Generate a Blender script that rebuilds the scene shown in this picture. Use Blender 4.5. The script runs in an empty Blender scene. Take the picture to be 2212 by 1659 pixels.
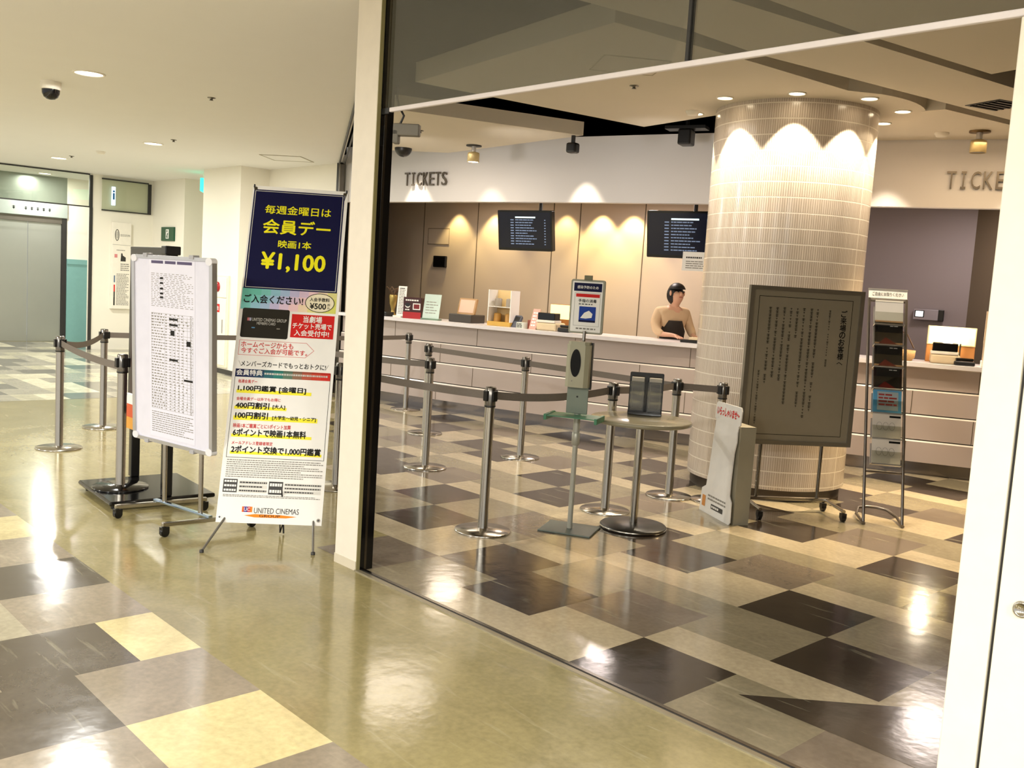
import bpy, bmesh, math, random
from math import sin, cos, pi, radians, atan2, sqrt, hypot
from mathutils import Vector, Matrix
random.seed(7)
SC = bpy.context.scene
COL = SC.collection

# ------------------------------------------------------------------ camera
cam_d = bpy.data.cameras.new('camera'); cam = bpy.data.objects.new('camera', cam_d); COL.objects.link(cam)
def cam_matrix(yaw, pitch, roll, loc):
    f = Vector((sin(yaw)*cos(pitch), cos(yaw)*cos(pitch), sin(pitch)))
    r = Vector((cos(yaw), -sin(yaw), 0)); u = r.cross(f)
    r2 = r*cos(roll) + u*sin(roll); u2 = u*cos(roll) - r*sin(roll)
    m = Matrix((r2, u2, -f)).transposed().to_4x4(); m.translation = loc
    return m
cam.matrix_world = cam_matrix(radians(-46.70021729), radians(-5.93372871), radians(3.569154), Vector((4.10983, -3.386876, 1.565469)))
cam_d.sensor_width = 36.0; cam_d.lens = 2057.4710685/2212*36; cam_d.clip_start = .05; cam_d.clip_end = 100
SC.camera = cam

# ------------------------------------------------------------------ world, exposure
w = bpy.data.worlds.new('world'); SC.world = w; w.use_nodes = True
w.node_tree.nodes['Background'].inputs[0].default_value = (1.0, .99, .97, 1); w.node_tree.nodes['Background'].inputs[1].default_value = .85
SC.view_settings.view_transform = 'Standard'; SC.view_settings.look = 'None'; SC.view_settings.gamma = 1
SC.view_settings.exposure = 0.0; SC.view_settings.use_curve_mapping = False

# ------------------------------------------------------------------ lights of the mall hall and the lobby
WARM = (1.0, .85, .64); WHITE = (1.0, .985, .93)
def area(name, loc, power, size, col=WHITE, spread=pi):
    l = bpy.data.lights.new(name, 'AREA'); l.shape = 'DISK'; l.size = size; l.energy = power; l.color = col; l.spread = spread
    o = bpy.data.objects.new(name, l); COL.objects.link(o); o.location = loc
    return o
def spot(name, loc, power, angle, target=None, col=WARM, blend=.25, r=.03):
    l = bpy.data.lights.new(name, 'SPOT'); l.energy = power; l.spot_size = radians(angle); l.spot_blend = blend; l.color = col; l.shadow_soft_size = r
    o = bpy.data.objects.new(name, l); COL.objects.link(o); o.location = loc
    if target is not None:
        d = Vector(target) - Vector(loc); o.rotation_euler = d.to_track_quat('-Z', 'Y').to_euler()
    return o
CORR_LAMPS = [(-3.797, -.669), (-7.575, 1.396), (-10.887, 1.362), (-14.0, 2.12)]
for x, y in CORR_LAMPS: area('hall_light', (x, y, 2.97), 85 if x > -13 else 36, .17)
for x, y, p in [(5.0,-4.3,230), (2.6,-5.6,220), (6.8,-2.4,150), (-.6,-6.0,240), (-4.5,-5.2,200), (-8.2,-4,130), (-12,-3,110)]:  # unseen lights behind the view, added to brighten the near hall
    area('hall_light', (x, y, 2.97), p, .6)

# ------------------------------------------------------------------ material helpers
def lin(h):
    if isinstance(h, str):
        h = h.lstrip('#'); c = [int(h[i:i+2], 16)/255 for i in (0, 2, 4)]
        return tuple(v/12.92 if v <= .04045 else ((v+.055)/1.055)**2.4 for v in c)
    return h
MATS = {}
def mat(name, col, rough=.5, metal=0.0, spec=.5, var=.06, scale=14.0, emit=0.0, emcol=None, bump=0.0, alpha=None, coat=0.0):
    if name in MATS: return MATS[name]
    m = bpy.data.materials.new(name); m.use_nodes = True; nt = m.node_tree; N = nt.nodes; L = nt.links
    b = N['Principled BSDF']; c = lin(col)
    tc = N.new('ShaderNodeTexCoord'); no = N.new('ShaderNodeTexNoise'); no.inputs['Scale'].default_value = scale; no.inputs['Detail'].default_value = 4
    L.new(tc.outputs['Object'], no.inputs['Vector'])
    mx = N.new('ShaderNodeMix'); mx.data_type = 'RGBA'
    mx.inputs[6].default_value = tuple(max(0, v*(1-var)) for v in c) + (1,); mx.inputs[7].default_value = tuple(min(1, v*(1+var)) for v in c) + (1,)
    L.new(no.outputs['Fac'], mx.inputs[0]); L.new(mx.outputs[2], b.inputs['Base Color'])
    b.inputs['Roughness'].default_value = rough; b.inputs['Metallic'].default_value = metal; b.inputs['Specular IOR Level'].default_value = spec
    if coat: b.inputs['Coat Weight'].default_value = coat; b.inputs['Coat Roughness'].default_value = .05
    if emit: b.inputs['Emission Color'].default_value = (lin(emcol) if emcol else c) + (1,); b.inputs['Emission Strength'].default_value = emit
    if bump:
        bp = N.new('ShaderNodeBump'); bp.inputs['Strength'].default_value = bump; bp.inputs['Distance'].default_value = .01
        L.new(no.outputs['Fac'], bp.inputs['Height']); L.new(bp.outputs[0], b.inputs['Normal'])
    MATS[name] = m; return m
def glass_mat(name, tint=(1, 1, 1), refl=.10, rough=.02):
    m = bpy.data.materials.new(name); m.use_nodes = True; nt = m.node_tree; N = nt.nodes; L = nt.links
    for n in list(N): N.remove(n)
    out = N.new('ShaderNodeOutputMaterial'); mx = N.new('ShaderNodeMixShader'); t = N.new('ShaderNodeBsdfTransparent'); g = N.new('ShaderNodeBsdfGlossy')
    fr = N.new('ShaderNodeLayerWeight'); fr.inputs[0].default_value = .35
    ad = N.new('ShaderNodeMath'); ad.operation = 'MULTIPLY_ADD'; ad.inputs[1].default_value = .5; ad.inputs[2].default_value = refl; ad.use_clamp = True
    no = N.new('ShaderNodeTexNoise'); no.inputs['Scale'].default_value = 3; mr = N.new('ShaderNodeMapRange'); mr.inputs[3].default_value = rough; mr.inputs[4].default_value = rough+.01
    L.new(no.outputs['Fac'], mr.inputs[0]); L.new(mr.outputs[0], g.inputs['Roughness'])
    t.inputs[0].default_value = tint + (1,)
    L.new(fr.outputs['Fresnel'], ad.inputs[0]); L.new(ad.outputs[0], mx.inputs[0]); L.new(t.outputs[0], mx.inputs[1]); L.new(g.outputs[0], mx.inputs[2]); L.new(mx.outputs[0], out.inputs[0])
    MATS[name] = m; return m
def print_mat(name, col): return mat(name, col, rough=.55, spec=.2, var=.02)
M_white = mat('white_paint', '#efe9dc', .55)
M_ceil = mat('ceiling_white', '#eae8e4', .8, spec=.2, var=.015, scale=3)
M_wall = mat('wall_cream', '#f0ebdd', .6, spec=.3, var=.015, scale=4)
M_steel = mat('brushed_steel', '#b9b4ab', .2, metal=1, var=.05, scale=40)
M_steel_d = mat('dark_steel', '#77726a', .25, metal=1)
M_black = mat('black_plastic', '#121110', .35)
M_blackgl = mat('black_gloss', '#0c0b0b', .12)
M_belt = mat('grey_belt', '#71685f', .8, var=.1, scale=90)
M_dgrey = mat('dark_grey', '#2c2a28', .5)
M_alu = mat('aluminium', '#c7c6c6', .35, metal=.85)
M_paper = print_mat('paper_white', '#f4f2ee')
M_ink = print_mat('ink_black', '#15130f')
M_grey = print_mat('ink_grey', '#8a867e')
M_red = print_mat('ink_red', '#d01f1d')
M_navy = print_mat('ink_navy', '#05063a')
M_yel = print_mat('ink_yellow', '#f6ee1c')
M_voidb = mat('void_black', '#14120f', .9, spec=.1)

# ------------------------------------------------------------------ mesh builder
class MB:
    def __init__(s): s.v = []; s.f = []; s.mi = []; s.mats = []; s.sm = []
    def m(s, mt):
        if mt not in s.mats: s.mats.append(mt)
        return s.mats.index(mt)
    def add(s, vs, fs, mt, smooth=False, T=None):
        o = len(s.v); k = s.m(mt)
        for p in vs: s.v.append(tuple(T @ Vector(p)) if T is not None else tuple(p))
        for f in fs: s.f.append(tuple(i+o for i in f)); s.mi.append(k); s.sm.append(smooth)
        return s
    def box(s, lo, hi, mt, T=None):
        x0, y0, z0 = lo; x1, y1, z1 = hi
        vs = [(x0,y0,z0),(x1,y0,z0),(x1,y1,z0),(x0,y1,z0),(x0,y0,z1),(x1,y0,z1),(x1,y1,z1),(x0,y1,z1)]
        return s.add(vs, [(0,3,2,1),(4,5,6,7),(0,1,5,4),(1,2,6,5),(2,3,7,6),(3,0,4,7)], mt, T=T)
    def cbox(s, c, size, mt, T=None):
        return s.box([c[i]-size[i]/2 for i in range(3)], [c[i]+size[i]/2 for i in range(3)], mt, T)
    def rbox(s, lo, hi, mt, b=.006, T=None, seg=2):
        bm = bmesh.new(); bmesh.ops.create_cube(bm, size=1)
        for v in bm.verts: v.co = Vector([lo[i] + (v.co[i]+.5)*(hi[i]-lo[i]) for i in range(3)])
        b = min(b, .49*min(hi[i]-lo[i] for i in range(3)))
        bmesh.ops.bevel(bm, geom=list(bm.edges), offset=b, segments=seg, profile=.5, affect='EDGES')
        bm.verts.ensure_lookup_table(); s.add([v.co[:] for v in bm.verts], [[v.index for v in f.verts] for f in bm.faces], mt, False, T); bm.free(); return s
    def prism(s, poly, z0, z1, mt, T=None, smooth=False):
        n = len(poly)
        a = sum(poly[i][0]*poly[(i+1)%n][1]-poly[(i+1)%n][0]*poly[i][1] for i in range(n))
        if a < 0: poly = poly[::-1]
        vs = [(x,y,z0) for x,y in poly] + [(x,y,z1) for x,y in poly]
        s.add(vs, [tuple(range(n-1,-1,-1)), tuple(range(n,2*n))], mt, T=T)
        return s.add(vs, [(i,(i+1)%n,n+(i+1)%n,n+i) for i in range(n)], mt, smooth, T)
    def lathe(s, prof, mt, n=32, c=(0,0,0), T=None, cap=True):
        vs = []; fs = []
        for r, z in prof:
            for k in range(n): a = 2*pi*k/n; vs.append((c[0]+r*cos(a), c[1]+r*sin(a), c[2]+z))
        for i in range(len(prof)-1):
            for k in range(n): fs.append((i*n+k, i*n+(k+1)%n, (i+1)*n+(k+1)%n, (i+1)*n+k))
        s.add(vs, fs, mt, True, T)
        if cap:
            m = (len(prof)-1)*n
            if prof[0][0] > 1e-6: s.add(vs[:n], [tuple(range(n-1,-1,-1))], mt, False, T)
            if prof[-1][0] > 1e-6: s.add(vs[m:m+n], [tuple(range(n))], mt, False, T)
        return s
    def cyl(s, p0, p1, r, mt, n=16, T=None): return s.tube([p0, p1], r, mt, n, T)
    def tube(s, path, r, mt, n=10, T=None):
        P = [Vector(p) for p in path]; vs = []; fs = []; up = None
        for i, p in enumerate(P):
            t = (P[min(i+1, len(P)-1)] - P[max(i-1, 0)]).normalized()
            if up is None or abs(t.dot(up)) > .99: up = Vector((0,0,1)) if abs(t.z) < .9 else Vector((1,0,0))
            a = t.cross(up).normalized(); b = a.cross(t).normalized(); up = b
            rr = r[i] if isinstance(r, (list, tuple)) else r
            for k in range(n): q = 2*pi*k/n; vs.append(tuple(p + a*rr*cos(q) + b*rr*sin(q)))
        for i in range(len(P)-1):
            for k in range(n): fs.append((i*n+k, (i+1)*n+k, (i+1)*n+(k+1)%n, i*n+(k+1)%n))
        s.add(vs, fs, mt, True, T); m = (len(P)-1)*n
        s.add(vs[:n], [tuple(range(n))], mt, False, T); s.add(vs[m:], [tuple(range(n-1,-1,-1))], mt, False, T)
        return s
    def sphere(s, c, r, mt, n=16, T=None, z0=-1, z1=1, sc=(1,1,1)):
        m = n//2; prof = []
        a0 = math.asin(z0); a1 = math.asin(z1)
        vs = []; fs = []
        for i in range(m+1):
            a = a0 + (a1-a0)*i/m
            for k in range(n): q = 2*pi*k/n; vs.append((c[0]+r*sc[0]*cos(a)*cos(q), c[1]+r*sc[1]*cos(a)*sin(q), c[2]+r*sc[2]*sin(a)))
        for i in range(m):
            for k in range(n): fs.append((i*n+k, i*n+(k+1)%n, (i+1)*n+(k+1)%n, (i+1)*n+k))
        return s.add(vs, fs, mt, True, T)
    def sheet(s, pts_a, pts_b, mt, smooth=True, flip=False):
        n = len(pts_a); vs = list(pts_a) + list(pts_b); fs = [(i, i+1, n+i+1, n+i) for i in range(n-1)]
        if flip: fs = [f[::-1] for f in fs]
        return s.add(vs, fs, mt, smooth)
    def build(s, name, parent=None, loc=None, rz=None):
        me = bpy.data.meshes.new(name); me.from_pydata(s.v, [], s.f)
        for mt in s.mats: me.materials.append(mt)
        me.polygons.foreach_set('material_index', s.mi); me.polygons.foreach_set('use_smooth', s.sm); me.update()
        o = bpy.data.objects.new(name, me); COL.objects.link(o)
        if parent is not None: o.parent = parent
        if loc is not None: o.location = loc
        if rz is not None: o.rotation_euler = (0, 0, rz)
        return o
def tag(o, label=None, cat=None, group=None, kind=None):
    if label: o['label'] = label
    if cat: o['category'] = cat
    if group: o['group'] = group
    if kind: o['kind'] = kind
    return o
def thing(name, label, cat, loc=(0,0,0), rz=0, group=None):
    o = bpy.data.objects.new(name, None); o.empty_display_size = .1; COL.objects.link(o); o.location = loc; o.rotation_euler = (0, 0, rz)
    return tag(o, label, cat, group)
def struct(o, label, cat=None):
    o['kind'] = 'structure'; o['label'] = label; o['category'] = cat or 'room'
    return o
def copy_tree(o, parent=None):
    c = o.copy(); COL.objects.link(c)
    if parent is not None: c.parent = parent
    for ch in list(o.children): copy_tree(ch, c)
    return c

# ------------------------------------------------------------------ printing on boards
class Board:
    "a flat board: x across, y up, d out of the front; O is its lower left corner in its parent's frame"
    def __init__(s, O=(0,0,0), tilt=0.0, kx=1.0, ky=1.0): s.O = Vector(O); s.t = tilt; s.kx = kx; s.ky = ky
    def P(s, x, y, d=0):
        x *= s.kx; y *= s.ky
        return tuple(s.O + Vector((x, y*sin(s.t) - d*cos(s.t), y*cos(s.t) + d*sin(s.t))))
    def quad(s, mb, x0, y0, x1, y1, mt, d=.001): mb.add([s.P(x0,y0,d), s.P(x1,y0,d), s.P(x1,y1,d), s.P(x0,y1,d)], [(0,1,2,3)], mt)
    def poly(s, mb, pts, mt, d=.001):
        a = sum(pts[i][0]*pts[(i+1)%len(pts)][1]-pts[(i+1)%len(pts)][0]*pts[i][1] for i in range(len(pts)))
        if a < 0: pts = pts[::-1]
        mb.add([s.P(x,y,d) for x,y in pts], [tuple(range(len(pts)))], mt)
    def cq(s, mb, cx, cy, w_, h, mt, d=.001): s.quad(mb, cx-w_/2, cy-h/2, cx+w_/2, cy+h/2, mt, d)
    def frame(s, mb, x0, y0, x1, y1, t, mt, d=.001):
        s.quad(mb, x0, y0, x1, y0+t, mt, d); s.quad(mb, x0, y1-t, x1, y1, mt, d); s.quad(mb, x0, y0+t, x0+t, y1-t, mt, d); s.quad(mb, x1-t, y0+t, x1, y1-t, mt, d)
    def slab(s, mb, x0, y0, x1, y1, d0, d1, mt):
        vs = [s.P(x,y,d) for d in (d0,d1) for x,y in ((x0,y0),(x1,y0),(x1,y1),(x0,y1))]
        mb.add(vs, [(0,3,2,1),(4,5,6,7),(0,1,5,4),(1,2,6,5),(2,3,7,6),(3,0,4,7)], mt)
    def rslab(s, mb, x0, y0, x1, y1, r, d0, d1, mt, n=5):
        pts = []
        for cx, cy, a0 in ((x1-r,y0+r,-90),(x1-r,y1-r,0),(x0+r,y1-r,90),(x0+r,y0+r,180)):
            for k in range(n+1): a = radians(a0+90*k/n); pts.append((cx+r*cos(a), cy+r*sin(a)))
        m = len(pts); vs = [s.P(x,y,d0) for x,y in pts] + [s.P(x,y,d1) for x,y in pts]
        mb.add(vs, [tuple(range(m-1,-1,-1)), tuple(range(m,2*m))], mt); mb.add(vs, [(i,(i+1)%m,m+(i+1)%m,m+i) for i in range(m)], mt)
    def ellipse(s, mb, cx, cy, rx, ry, mt, d=.001, n=28, inner=None):
        o = [(cx+rx*cos(2*pi*k/n), cy+ry*sin(2*pi*k/n)) for k in range(n)]
        if inner is None: s.poly(mb, o, mt, d)
        else:
            i_ = [(cx+(rx-inner)*cos(2*pi*k/n), cy+(ry-inner)*sin(2*pi*k/n)) for k in range(n)]
            mb.add([s.P(x,y,d) for x,y in o+i_], [(k,(k+1)%n,n+(k+1)%n,n+k) for k in range(n)], mt)
    def text(s, mb, st, cx, cy, w_, h, mt, d=.002, bold=0.0, th=0.0):
        vs, fs = text_geo(st, bold)
        xs = [v[0] for v in vs]; ys = [v[1] for v in vs]; sx = w_/(max(xs)-min(xs)); sy = h/(max(ys)-min(ys)) if h else sx
        mx = (max(xs)+min(xs))/2; my = (max(ys)+min(ys))/2
        mb.add([s.P(cx+(x-mx)*sx, cy+(y-my)*sy, d+q*.00012) for x, y, q in vs], fs, mt)
    def lines(s, mb, x0, y0, x1, y1, n, mt, d=.0012, fill=.45, seed=1, lo=.015, hi=.05, gap=.006, ragged=True):
        rd = random.Random(seed); dy = (y1-y0)/n
        for i in range(n):
            y = y1 - (i+.5)*dy; x = x0; end = x1 - (rd.random()*.25*(x1-x0) if ragged and rd.random() < .5 else 0)
            while x < end-lo*.5:
                w_ = min(lo+(hi-lo)*rd.random(), end-x); s.quad(mb, x, y-dy*fill/2, x+w_, y+dy*fill/2, mt, d); x += w_+gap
_TG = {}
def text_geo(st, bold=0.0):
    "outline of a line of lettering; bold strokes are thickened by overlaid copies shifted sideways"
    k = (st, bold)
    if k not in _TG:
        cu = bpy.data.curves.new('t', 'FONT'); cu.body = st; cu.size = 1; cu.resolution_u = 3
        o = bpy.data.objects.new('t', cu); COL.objects.link(o); bpy.context.view_layer.update()
        dg = bpy.context.evaluated_depsgraph_get(); me = bpy.data.meshes.new_from_object(o.evaluated_get(dg))
        V = [(v.co.x, v.co.y) for v in me.vertices]; F = [tuple(p.vertices) for p in me.polygons]; n = len(V)
        sh = [(0,0)] if not bold else [(bold,0),(-bold,0),(0,bold),(0,-bold)]
        _TG[k] = ([(x+a, y+b, q) for q, (a, b) in enumerate(sh) for x, y in V], [tuple(i+q*n for i in f) for q in range(len(sh)) for f in F])
        bpy.data.objects.remove(o); bpy.data.curves.remove(cu); bpy.data.meshes.remove(me)
    return _TG[k]

# ================================================================== THE SETTING
S = .5
C_DARK, C_MID, C_OLIVE, C_LIGHT = lin('#2d251e'), lin('#72675a'), lin('#8a816a'), lin('#b4a78c')
O_DARK, O_MID, O_OLIVE, O_LIGHT, O_LANE = lin('#534a40'), lin('#928675'), lin('#a8a08a'), lin('#d6c796'), lin('#968b62')
def floor_material():
    m = bpy.data.materials.new('vinyl_floor_tiles'); m.use_nodes = True; nt = m.node_tree; N = nt.nodes; L = nt.links; b = N['Principled BSDF']
    at = N.new('ShaderNodeAttribute'); at.attribute_name = 'tile'
    tc = N.new('ShaderNodeTexCoord')
    n1 = N.new('ShaderNodeTexNoise'); n1.inputs['Scale'].default_value = 2.2; n1.inputs['Detail'].default_value = 8; n1.inputs['Roughness'].default_value = .65; n1.inputs['Distortion'].default_value = 1.2
    n2 = N.new('ShaderNodeTexNoise'); n2.inputs['Scale'].default_value = 38; n2.inputs['Detail'].default_value = 5
    L.new(tc.outputs['Object'], n1.inputs['Vector']); L.new(tc.outputs['Object'], n2.inputs['Vector'])
    r1 = N.new('ShaderNodeMapRange'); r1.inputs[1].default_value = .3; r1.inputs[2].default_value = .7; r1.inputs[3].default_value = .84; r1.inputs[4].default_value = 1.16
    r2 = N.new('ShaderNodeMapRange'); r2.inputs[1].default_value = .3; r2.inputs[2].default_value = .7; r2.inputs[3].default_value = .9; r2.inputs[4].default_value = 1.1
    L.new(n1.outputs['Fac'], r1.inputs[0]); L.new(n2.outputs['Fac'], r2.inputs[0])
    mu = N.new('ShaderNodeMath'); mu.operation = 'MULTIPLY'; L.new(r1.outputs[0], mu.inputs[0]); L.new(r2.outputs[0], mu.inputs[1])
    vm = N.new('ShaderNodeVectorMath'); vm.operation = 'SCALE'; L.new(at.outputs['Color'], vm.inputs[0]); L.new(mu.outputs[0], vm.inputs['Scale'])
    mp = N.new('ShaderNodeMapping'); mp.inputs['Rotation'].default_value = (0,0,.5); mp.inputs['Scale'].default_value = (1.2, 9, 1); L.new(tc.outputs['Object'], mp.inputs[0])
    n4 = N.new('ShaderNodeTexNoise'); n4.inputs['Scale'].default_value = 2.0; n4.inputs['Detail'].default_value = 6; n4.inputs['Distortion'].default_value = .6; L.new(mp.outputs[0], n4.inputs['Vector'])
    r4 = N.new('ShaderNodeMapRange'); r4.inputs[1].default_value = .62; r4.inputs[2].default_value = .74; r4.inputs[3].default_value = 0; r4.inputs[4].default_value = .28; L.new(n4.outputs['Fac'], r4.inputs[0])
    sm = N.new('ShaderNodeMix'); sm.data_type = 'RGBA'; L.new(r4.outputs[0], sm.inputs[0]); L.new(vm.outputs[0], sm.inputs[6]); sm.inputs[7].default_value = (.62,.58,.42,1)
    L.new(sm.outputs[2], b.inputs['Base Color'])
    r3 = N.new('ShaderNodeMapRange'); r3.inputs[3].default_value = .08; r3.inputs[4].default_value = .2; L.new(n1.outputs['Fac'], r3.inputs[0]); L.new(r3.outputs[0], b.inputs['Roughness'])
    n3 = N.new('ShaderNodeTexNoise'); n3.inputs['Scale'].default_value = 9; n3.inputs['Detail'].default_value = 3; L.new(tc.outputs['Object'], n3.inputs['Vector'])
    bp = N.new('ShaderNodeBump'); bp.inputs['Strength'].default_value = .05; bp.inputs['Distance'].default_value = .02; L.new(n3.outputs['Fac'], bp.inputs['Height']); L.new(bp.outputs[0], b.inputs['Normal'])
    b.inputs['Specular IOR Level'].default_value = .85
    return m
def build_floor():
    vs = []; fs = []; cs = []
    def quad(x0, y0, x1, y1, c, z=0.0):
        o = len(vs); vs.extend([(x0,y0,z),(x1,y0,z),(x1,y1,z),(x0,y1,z)]); fs.append((o,o+1,o+2,o+3)); cs.append(c)
    quad(-16, -9, 9, 9, O_LANE)
    # lobby: rows across, pattern repeats every 6 rows and every 2.5 tiles
    cc = {'D': C_DARK, 'M': C_MID, 'O': C_OLIVE, 'L': C_LIGHT}
    cell = {0: 'DDLOO', 1: 'DOOLD', 2: 'MMOLL', 3: 'LOODD', 4: 'LDDOO', 5: 'LLOMM'}   # half tiles along each row
    for a in range(-16, 18):
        for hb in range(-2, 30):
            x0 = a*S; y0 = hb*S/2; x1 = x0+S; y1 = y0+S/2
            if y1 <= -.5 : continue
            y0 = max(y0, -.5)
            if (y0+y1)/2 + .617*((x0+x1)/2+.2) + .45 < 0: continue
            k = cell[a % 6][hb % 5]; f = 1 + .08*(random.Random(a*97+(hb//2)).random()-.5)
            quad(x0, y0, x1, y1, tuple(v*f for v in cc[k]), .0008)
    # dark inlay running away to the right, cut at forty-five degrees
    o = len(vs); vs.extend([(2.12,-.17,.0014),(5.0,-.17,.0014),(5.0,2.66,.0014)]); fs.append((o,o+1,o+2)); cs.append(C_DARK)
    # hall lane beside the shop front
    ocell = {0: 'MMOML', 1: 'DDMLL', 2: 'MMOLD', 3: 'LDDMO', 4: 'MMDDO', 5: 'LLMMO'}
    oc = {'D': O_DARK, 'M': O_MID, 'O': O_OLIVE, 'L': O_LIGHT}
    for k in range(-11, 16):
        for h in range(0, 26):
            x0 = -1.4797+k*S; y1 = -1.671-h*S/2
            c = oc[ocell[k % 6][h % 5]]; f = 1 + .1*(random.Random(k*31+h//2).random()-.5)
            quad(x0, y1-S/2, x0+S, y1, tuple(v*f for v in c), .0008)
    # far cross lane
    fc = {'D': lin('#74716a'), 'M': lin('#aaa595'), 'O': lin('#c4bfa4'), 'L': lin('#e2dcc0')}
    for k in range(0, 15):
        for h in range(-12, 16):
            x1 = -6.87-k*S
            c = fc[ocell[(k*5+3) % 6][(h+k) % 5]]; quad(x1-S, h*S/2, x1, h*S/2+S/2, c, .0008)
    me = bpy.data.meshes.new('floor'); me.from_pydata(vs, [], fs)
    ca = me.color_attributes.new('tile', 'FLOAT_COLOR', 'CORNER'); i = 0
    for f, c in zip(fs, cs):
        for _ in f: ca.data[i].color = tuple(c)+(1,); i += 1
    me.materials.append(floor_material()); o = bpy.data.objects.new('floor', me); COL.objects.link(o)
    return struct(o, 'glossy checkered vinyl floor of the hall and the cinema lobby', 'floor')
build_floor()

# ceilings
RAIL0, RAIL1 = Vector((-.16, -.42, 0)), Vector((-6.62, 3.47, 0))
mb = MB(); mb.prism([(-16,-9),(9,-9),(9,-.56),(-.2,-.56),(RAIL0.x,RAIL0.y),(RAIL1.x,RAIL1.y),(-6.62,5.6),(-16,5.6)], 3.0, 3.1, M_ceil)
struct(mb.build('ceiling'), 'plain cream ceiling of the hall', 'ceiling')
mb = MB(); mb.prism([(9,-.56),(-.2,-.56),(-6.62,3.47),(-9,5.6),(-9,9),(9,9)], 4.2, 4.3, M_voidb)
struct(mb.build('ceiling'), 'black void ceiling above the lobby panels', 'ceiling')
mb = MB(); mb.box((-.2,-.62,3.1), (9,-.56,4.2), M_voidb)
mb.prism([(RAIL0.x,RAIL0.y),(RAIL1.x,RAIL1.y),(RAIL1.x-.05,RAIL1.y-.08),(RAIL0.x-.05,RAIL0.y-.08)], 3.1, 4.2, M_voidb)
mb.prism([(-6.62,3.6),(-9.0,5.9),(-9.0,8.6),(3.9,8.6),(3.9,6.4),(4.0,6.4),(4.0,8.7),(-9.1,8.7),(-9.1,5.85),(-6.7,3.55)], 0, 4.2, M_voidb)  # unseen outer shell, added to keep stray light out of the void
struct(mb.build('wall_void'), 'black upper wall and added outer shell closing the void above the lobby', 'wall')
CF = lambda x: .01711418*x*x + .37316349*x + 5.25249738           # fascia line in plan
CC = lambda x: .0245*x*x + .4638*x + 5.45                          # counter front line in plan
M_panel = mat('panel_ceiling', '#dcd3c2', .75, spec=.2, var=.02, scale=2)
def cpanel(poly, z, t, lab):
    mb = MB(); mb.prism(poly, z, z+t, M_panel); return struct(mb.build('ceiling'), lab, 'ceiling panel')
arc = [(-.215+.98*cos(radians(a)), 3.69+.98*sin(radians(a))) for a in range(-22, 22, 6)]
cpanel([(-2.1,1.221),(.304,.831),(.453,2.097),(.55,3.1)] + arc + [(.655,4.04),(.85,4.04),(1.05,5.0),(1.12,CF(1.12)-.02),(.6,CF(.6)-.02),(0,CF(0)-.02),(-.5,CF(-.5)-.02),(-.7,CF(-.7)-.02),(-.72,3.43),(-1.75,3.614)], 3.1, .15, 'floating lobby ceiling panel around the round pillar')
cpanel([(-2.41,3.5),(-4.76,3.73),(-5.6,3.05),(-3.4,1.5),(-3.0,1.72)], 3.05, .13, 'floating lobby ceiling panel in front of the left TICKETS sign')
cpanel([(.36,-.5),(.422,.402),(.556,1.161),(.584,1.892),(.94,3.808),(1.25,5.5),(1.8,5.6),(1.516,3.586),(1.076,.857),(.93,-.5)], 3.1, .15, 'narrow floating lobby ceiling panel in the middle')
cpanel([(1.05,-.5),(1.232,.967),(1.326,1.822),(1.54,3.09),(1.75,3.03),(6,2.4),(6,-.5)], 3.1, .15, 'floating lobby ceiling panel just behind the shop front')

# far end of the hall
mb = MB(); mb.box((-14.7,-9,0), (-14.5,1.42,3.0), M_wall); mb.box((-14.7,2.66,0), (-14.5,3.5,3.0), M_wall)
mb.box((-14.7,1.42,2.26), (-14.5,2.66,3.0), mat('lift_surround','#8e958c',.3,metal=.5))
struct(mb.build('wall_lift'), 'cream wall around the lift doors', 'wall')
M_teal = mat('teal_board', '#7fb0ac', .5)
mb = MB(); mb.box((-14.5,2.66,0), (-14.47,3.5,1.44), M_teal); mb.box((-14.5,2.66,1.44), (-14.455,3.5,1.53), M_teal)
struct(mb.build('trim_1'), 'teal wainscot board beside the lift', 'wall panel')
mb = MB(); mb.prism([(-12.9,2.55),(-12.9,3.6),(-11.6,3.6),(-11.6,4.6),(-9.78,4.6),(-9.78,3.08),(-8.6,3.08),(-8.6,3.53),(-6.66,3.53),(-6.66,3.68),(-8.45,3.68),(-8.45,4.8),(-13.1,4.8),(-13.1,2.55)], 0, 3.0, M_wall)
struct(mb.build('wall_left'), 'stepped cream wall along the far side of the hall', 'wall')
# lift door
M_lift = mat('lift_steel', '#a9aca4', .38, metal=.55, var=.04, scale=3)
d = thing('door_1', 'grey steel sliding lift door at the far end of the hall', 'lift door', (-14.52, 2.0, 0)); d['kind'] = 'structure'
for sx in (-1, 1):
    mb = MB(); mb.rbox((-.03, min(0,sx*.575)+.004, 0), (.0, max(0,sx*.575)-.004, 2.16), M_lift, .004); mb.build('door_leaf', d)
mb = MB(); mb.box((-.03,.575,0), (.03,.66,2.26), M_dgrey); mb.box((-.03,-.66,0), (.03,-.575,2.26), M_dgrey); mb.box((-.03,-.575,2.16), (.02,.575,2.26), mat('lift_head','#6a655b',.4,metal=.4)); mb.build('door_frame', d)
mb = MB(); mb.box((.02,-.7,2.27), (.05,.66,2.53), mat('lift_sign_panel','#a3aca4',.4))
for i in (0,2,3,4,5,6):                                          # small dark marks, too far off to read
    y_ = -.25+i*.1
    mb.box((.05,y_-.02,2.375),(.0525,y_+.02,2.388),M_ink); mb.box((.05,y_-.006,2.36),(.0525,y_+.006,2.42),M_ink); mb.box((.05,y_-.024,2.402),(.0525,y_+.024,2.41),M_ink)
mb.build('door_sign', d)
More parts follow.
